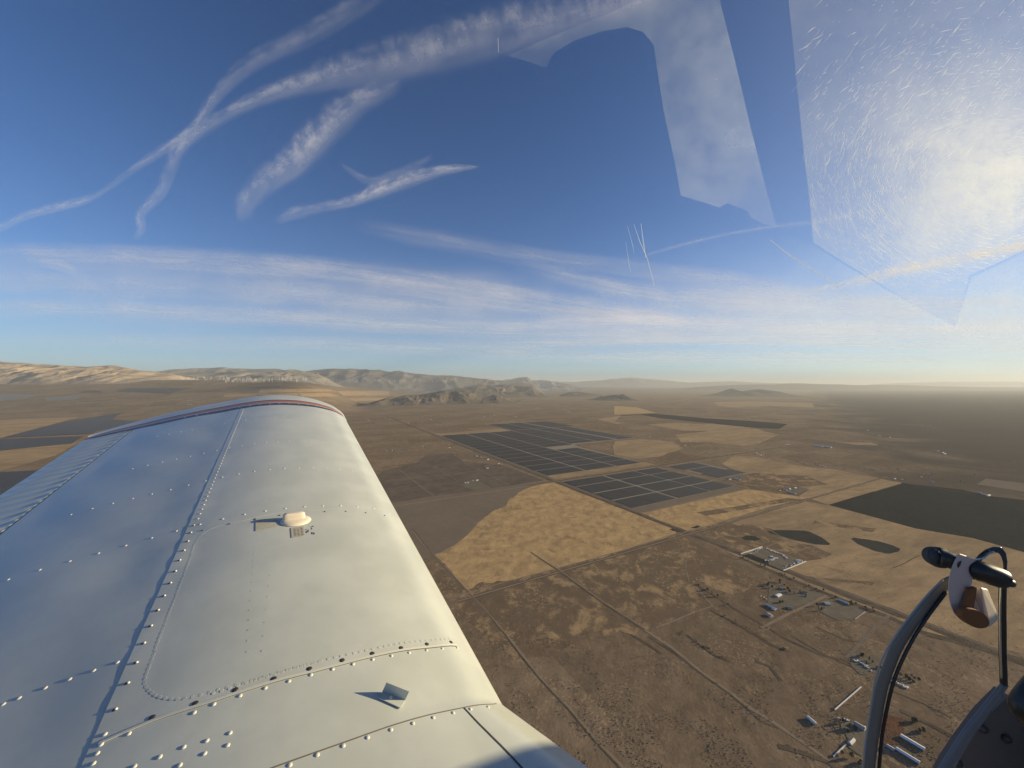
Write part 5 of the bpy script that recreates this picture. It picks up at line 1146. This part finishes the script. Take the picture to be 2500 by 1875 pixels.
def grip():
    o = tube_px('door_grip', [(*px('P', [(2280, 1010)])[0], .5), (*px('P', [(2215, 1130)])[0], .5), (*px('P', [(2205, 1190)])[0], .5), (*px('P', [(2280, 1290)])[0], .5)], [.009, .012, .012, .009], M_black, par=plane); o['label'] = 'black grip at the right edge'
grip()
# scratched canopy panes; glare and sunlit veil are painted into opacity and outline
def glare_mat(name, base, lo, hi, sc_, col):
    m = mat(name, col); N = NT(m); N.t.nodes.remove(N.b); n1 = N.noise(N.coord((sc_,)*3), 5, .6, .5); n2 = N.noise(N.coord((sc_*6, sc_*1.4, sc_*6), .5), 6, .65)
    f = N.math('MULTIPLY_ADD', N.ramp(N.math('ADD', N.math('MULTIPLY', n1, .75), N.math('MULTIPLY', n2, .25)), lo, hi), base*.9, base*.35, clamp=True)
    at = N.n('ShaderNodeAttribute'); at.attribute_name = 'wear'; f = N.math('MULTIPLY', f, at.outputs['Fac'], clamp=True)  # 'wear' holds the painted glare strength
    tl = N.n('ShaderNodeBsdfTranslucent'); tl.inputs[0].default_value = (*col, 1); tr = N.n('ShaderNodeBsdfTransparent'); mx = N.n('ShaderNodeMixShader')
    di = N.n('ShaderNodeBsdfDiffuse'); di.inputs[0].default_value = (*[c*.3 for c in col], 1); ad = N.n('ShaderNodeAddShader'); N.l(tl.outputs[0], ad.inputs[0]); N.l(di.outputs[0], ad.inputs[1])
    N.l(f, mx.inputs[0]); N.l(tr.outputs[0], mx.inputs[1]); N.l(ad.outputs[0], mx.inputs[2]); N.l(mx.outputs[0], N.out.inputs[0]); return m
def PD(u): return .62-.10*(u-1250)/1250     # pane distance: it curves in towards us on the right
def pane(P, m, label, glaref, par=plane, cell=22):
    bm = bmesh.new(); vs = [bm.verts.new((u, v, 0)) for u, v in P]; f = bm.faces.new(vs)
    us = [p[0] for p in P]; vv = [p[1] for p in P]
    for x in np.arange(min(us)+cell, max(us), cell): bmesh.ops.bisect_plane(bm, geom=bm.verts[:]+bm.edges[:]+bm.faces[:], plane_co=(x, 0, 0), plane_no=(1, 0, 0))
    for y in np.arange(min(vv)+cell, max(vv), cell): bmesh.ops.bisect_plane(bm, geom=bm.verts[:]+bm.edges[:]+bm.faces[:], plane_co=(0, y, 0), plane_no=(0, 1, 0))
    W_ = [glaref(v.co.x, v.co.y) for v in bm.verts]
    for v in bm.verts: v.co = Vector(CP(v.co.x, v.co.y, PD(v.co.x)))
    me = bpy.data.meshes.new('pane_glare'); bm.to_mesh(me); bm.free(); me.materials.append(m); at = me.attributes.new('wear', 'FLOAT', 'POINT'); at.data.foreach_set('value', W_)  # 'wear' stores the painted glare strength per vertex
    o = bpy.data.objects.new('pane_glare', me); COL.objects.link(o); kid(o, par); o['label'] = label; return o
canopy = empty('canopy'); kid(canopy, plane); canopy['label'] = 'scratched clear canopy over the upper right of the view'
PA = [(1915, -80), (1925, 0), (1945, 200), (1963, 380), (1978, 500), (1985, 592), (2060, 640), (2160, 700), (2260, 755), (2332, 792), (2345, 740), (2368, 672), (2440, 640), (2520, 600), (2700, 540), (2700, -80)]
M_pA = glare_mat('scratched_glare', .34, .15, .9, 9., (.93, .98, 1.)); M_pB = glare_mat('glare_veil', .19, .3, .75, 7., (.86, .94, 1.))
pane(PA, M_pA, 'scratched canopy patch with painted sun glare', lambda u, v: (.36+1.75*math.exp(-(((u-2440)/310)**2+((v-430)/240)**2))+.3*math.exp(-(((u-2250)/300)**2+((v-600)/160)**2)))*(1-.93*float(sm(v+(u-2300)*.25, 590, 790))), canopy)  # opacity peaks at the painted sun glare; left edge follows the strut shadow
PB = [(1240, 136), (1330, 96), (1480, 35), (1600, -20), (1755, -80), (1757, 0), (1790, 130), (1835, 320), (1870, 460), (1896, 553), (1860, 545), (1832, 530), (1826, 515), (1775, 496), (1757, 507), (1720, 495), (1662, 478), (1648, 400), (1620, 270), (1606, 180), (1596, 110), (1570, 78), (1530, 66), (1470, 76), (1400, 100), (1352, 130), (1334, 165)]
pane(PB, M_pB, 'painted sunlit veil round a dark reflection on the inner pane', lambda u, v: (.35+.9*float(sm(u, 1300, 1850)))*(1-.15*float(sm(v, 380, 545))), canopy)  # sunlit veil drawn as a film, cut round a dark rounded reflection
pane([(1420, 560), (1700, 520), (1900, 560), (1990, 600), (2060, 645), (2160, 705), (2260, 760), (2332, 797), (2350, 745), (2372, 677), (2442, 645), (2522, 605), (2700, 545), (2700, 932), (1420, 932)], M_pB, 'painted milky sun veil on the lower canopy glass', lambda u, v: 1.5*float(sm(u, 1450, 2250))*float(1-sm(v, 780, 925))*float(sm(v, 545, 680)), canopy)  # added film that whitens the low sky like scattered sunlight
# fine scratches, laid in arcs so the sun's glint is drawn into them
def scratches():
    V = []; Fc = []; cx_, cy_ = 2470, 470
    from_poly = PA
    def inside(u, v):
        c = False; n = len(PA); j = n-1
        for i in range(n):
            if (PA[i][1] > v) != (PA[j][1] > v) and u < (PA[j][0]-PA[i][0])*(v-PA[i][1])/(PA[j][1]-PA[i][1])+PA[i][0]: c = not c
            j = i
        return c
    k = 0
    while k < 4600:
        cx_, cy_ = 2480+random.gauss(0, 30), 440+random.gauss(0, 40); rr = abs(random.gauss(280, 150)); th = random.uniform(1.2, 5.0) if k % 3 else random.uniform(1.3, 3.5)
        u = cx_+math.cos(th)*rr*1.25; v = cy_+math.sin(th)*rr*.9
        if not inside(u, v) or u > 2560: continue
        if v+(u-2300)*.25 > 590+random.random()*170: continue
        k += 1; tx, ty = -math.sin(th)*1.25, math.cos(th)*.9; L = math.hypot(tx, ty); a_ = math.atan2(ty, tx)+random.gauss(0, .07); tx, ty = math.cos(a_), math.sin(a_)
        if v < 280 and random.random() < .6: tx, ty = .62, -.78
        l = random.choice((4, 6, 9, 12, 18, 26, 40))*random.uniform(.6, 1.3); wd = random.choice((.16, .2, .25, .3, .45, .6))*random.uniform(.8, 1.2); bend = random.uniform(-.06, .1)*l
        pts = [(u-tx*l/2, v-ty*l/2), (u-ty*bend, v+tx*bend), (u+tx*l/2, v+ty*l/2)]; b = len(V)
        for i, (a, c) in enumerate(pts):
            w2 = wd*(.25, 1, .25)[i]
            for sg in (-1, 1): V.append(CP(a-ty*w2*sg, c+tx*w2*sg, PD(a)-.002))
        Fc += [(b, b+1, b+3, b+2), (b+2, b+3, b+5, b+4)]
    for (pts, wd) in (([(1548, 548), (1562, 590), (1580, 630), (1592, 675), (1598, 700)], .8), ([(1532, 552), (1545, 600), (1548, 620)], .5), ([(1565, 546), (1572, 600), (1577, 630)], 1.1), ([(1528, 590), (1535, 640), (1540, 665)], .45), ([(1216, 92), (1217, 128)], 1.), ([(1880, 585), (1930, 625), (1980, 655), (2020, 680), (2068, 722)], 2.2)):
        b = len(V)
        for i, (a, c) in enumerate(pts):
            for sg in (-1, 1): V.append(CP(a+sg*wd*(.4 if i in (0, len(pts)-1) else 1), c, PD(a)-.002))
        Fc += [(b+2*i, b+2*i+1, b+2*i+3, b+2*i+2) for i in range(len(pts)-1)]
    m = mat('glint_scratch', (1., .97, .88)); N = NT(m); N.t.nodes.remove(N.b); tl = N.n('ShaderNodeBsdfTranslucent'); tl.inputs[0].default_value = (.95, 1, 1, 1); tr = N.n('ShaderNodeBsdfTransparent'); mx = N.n('ShaderNodeMixShader'); mx.inputs[0].default_value = .8
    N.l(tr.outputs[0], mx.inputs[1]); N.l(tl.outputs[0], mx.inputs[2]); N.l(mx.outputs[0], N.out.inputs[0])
    o = mesh('scratches', V, Fc, m); kid(o, canopy); o['kind'] = 'stuff'; o['label'] = 'fine scratches drawn as a bright glint swirl round the sun'
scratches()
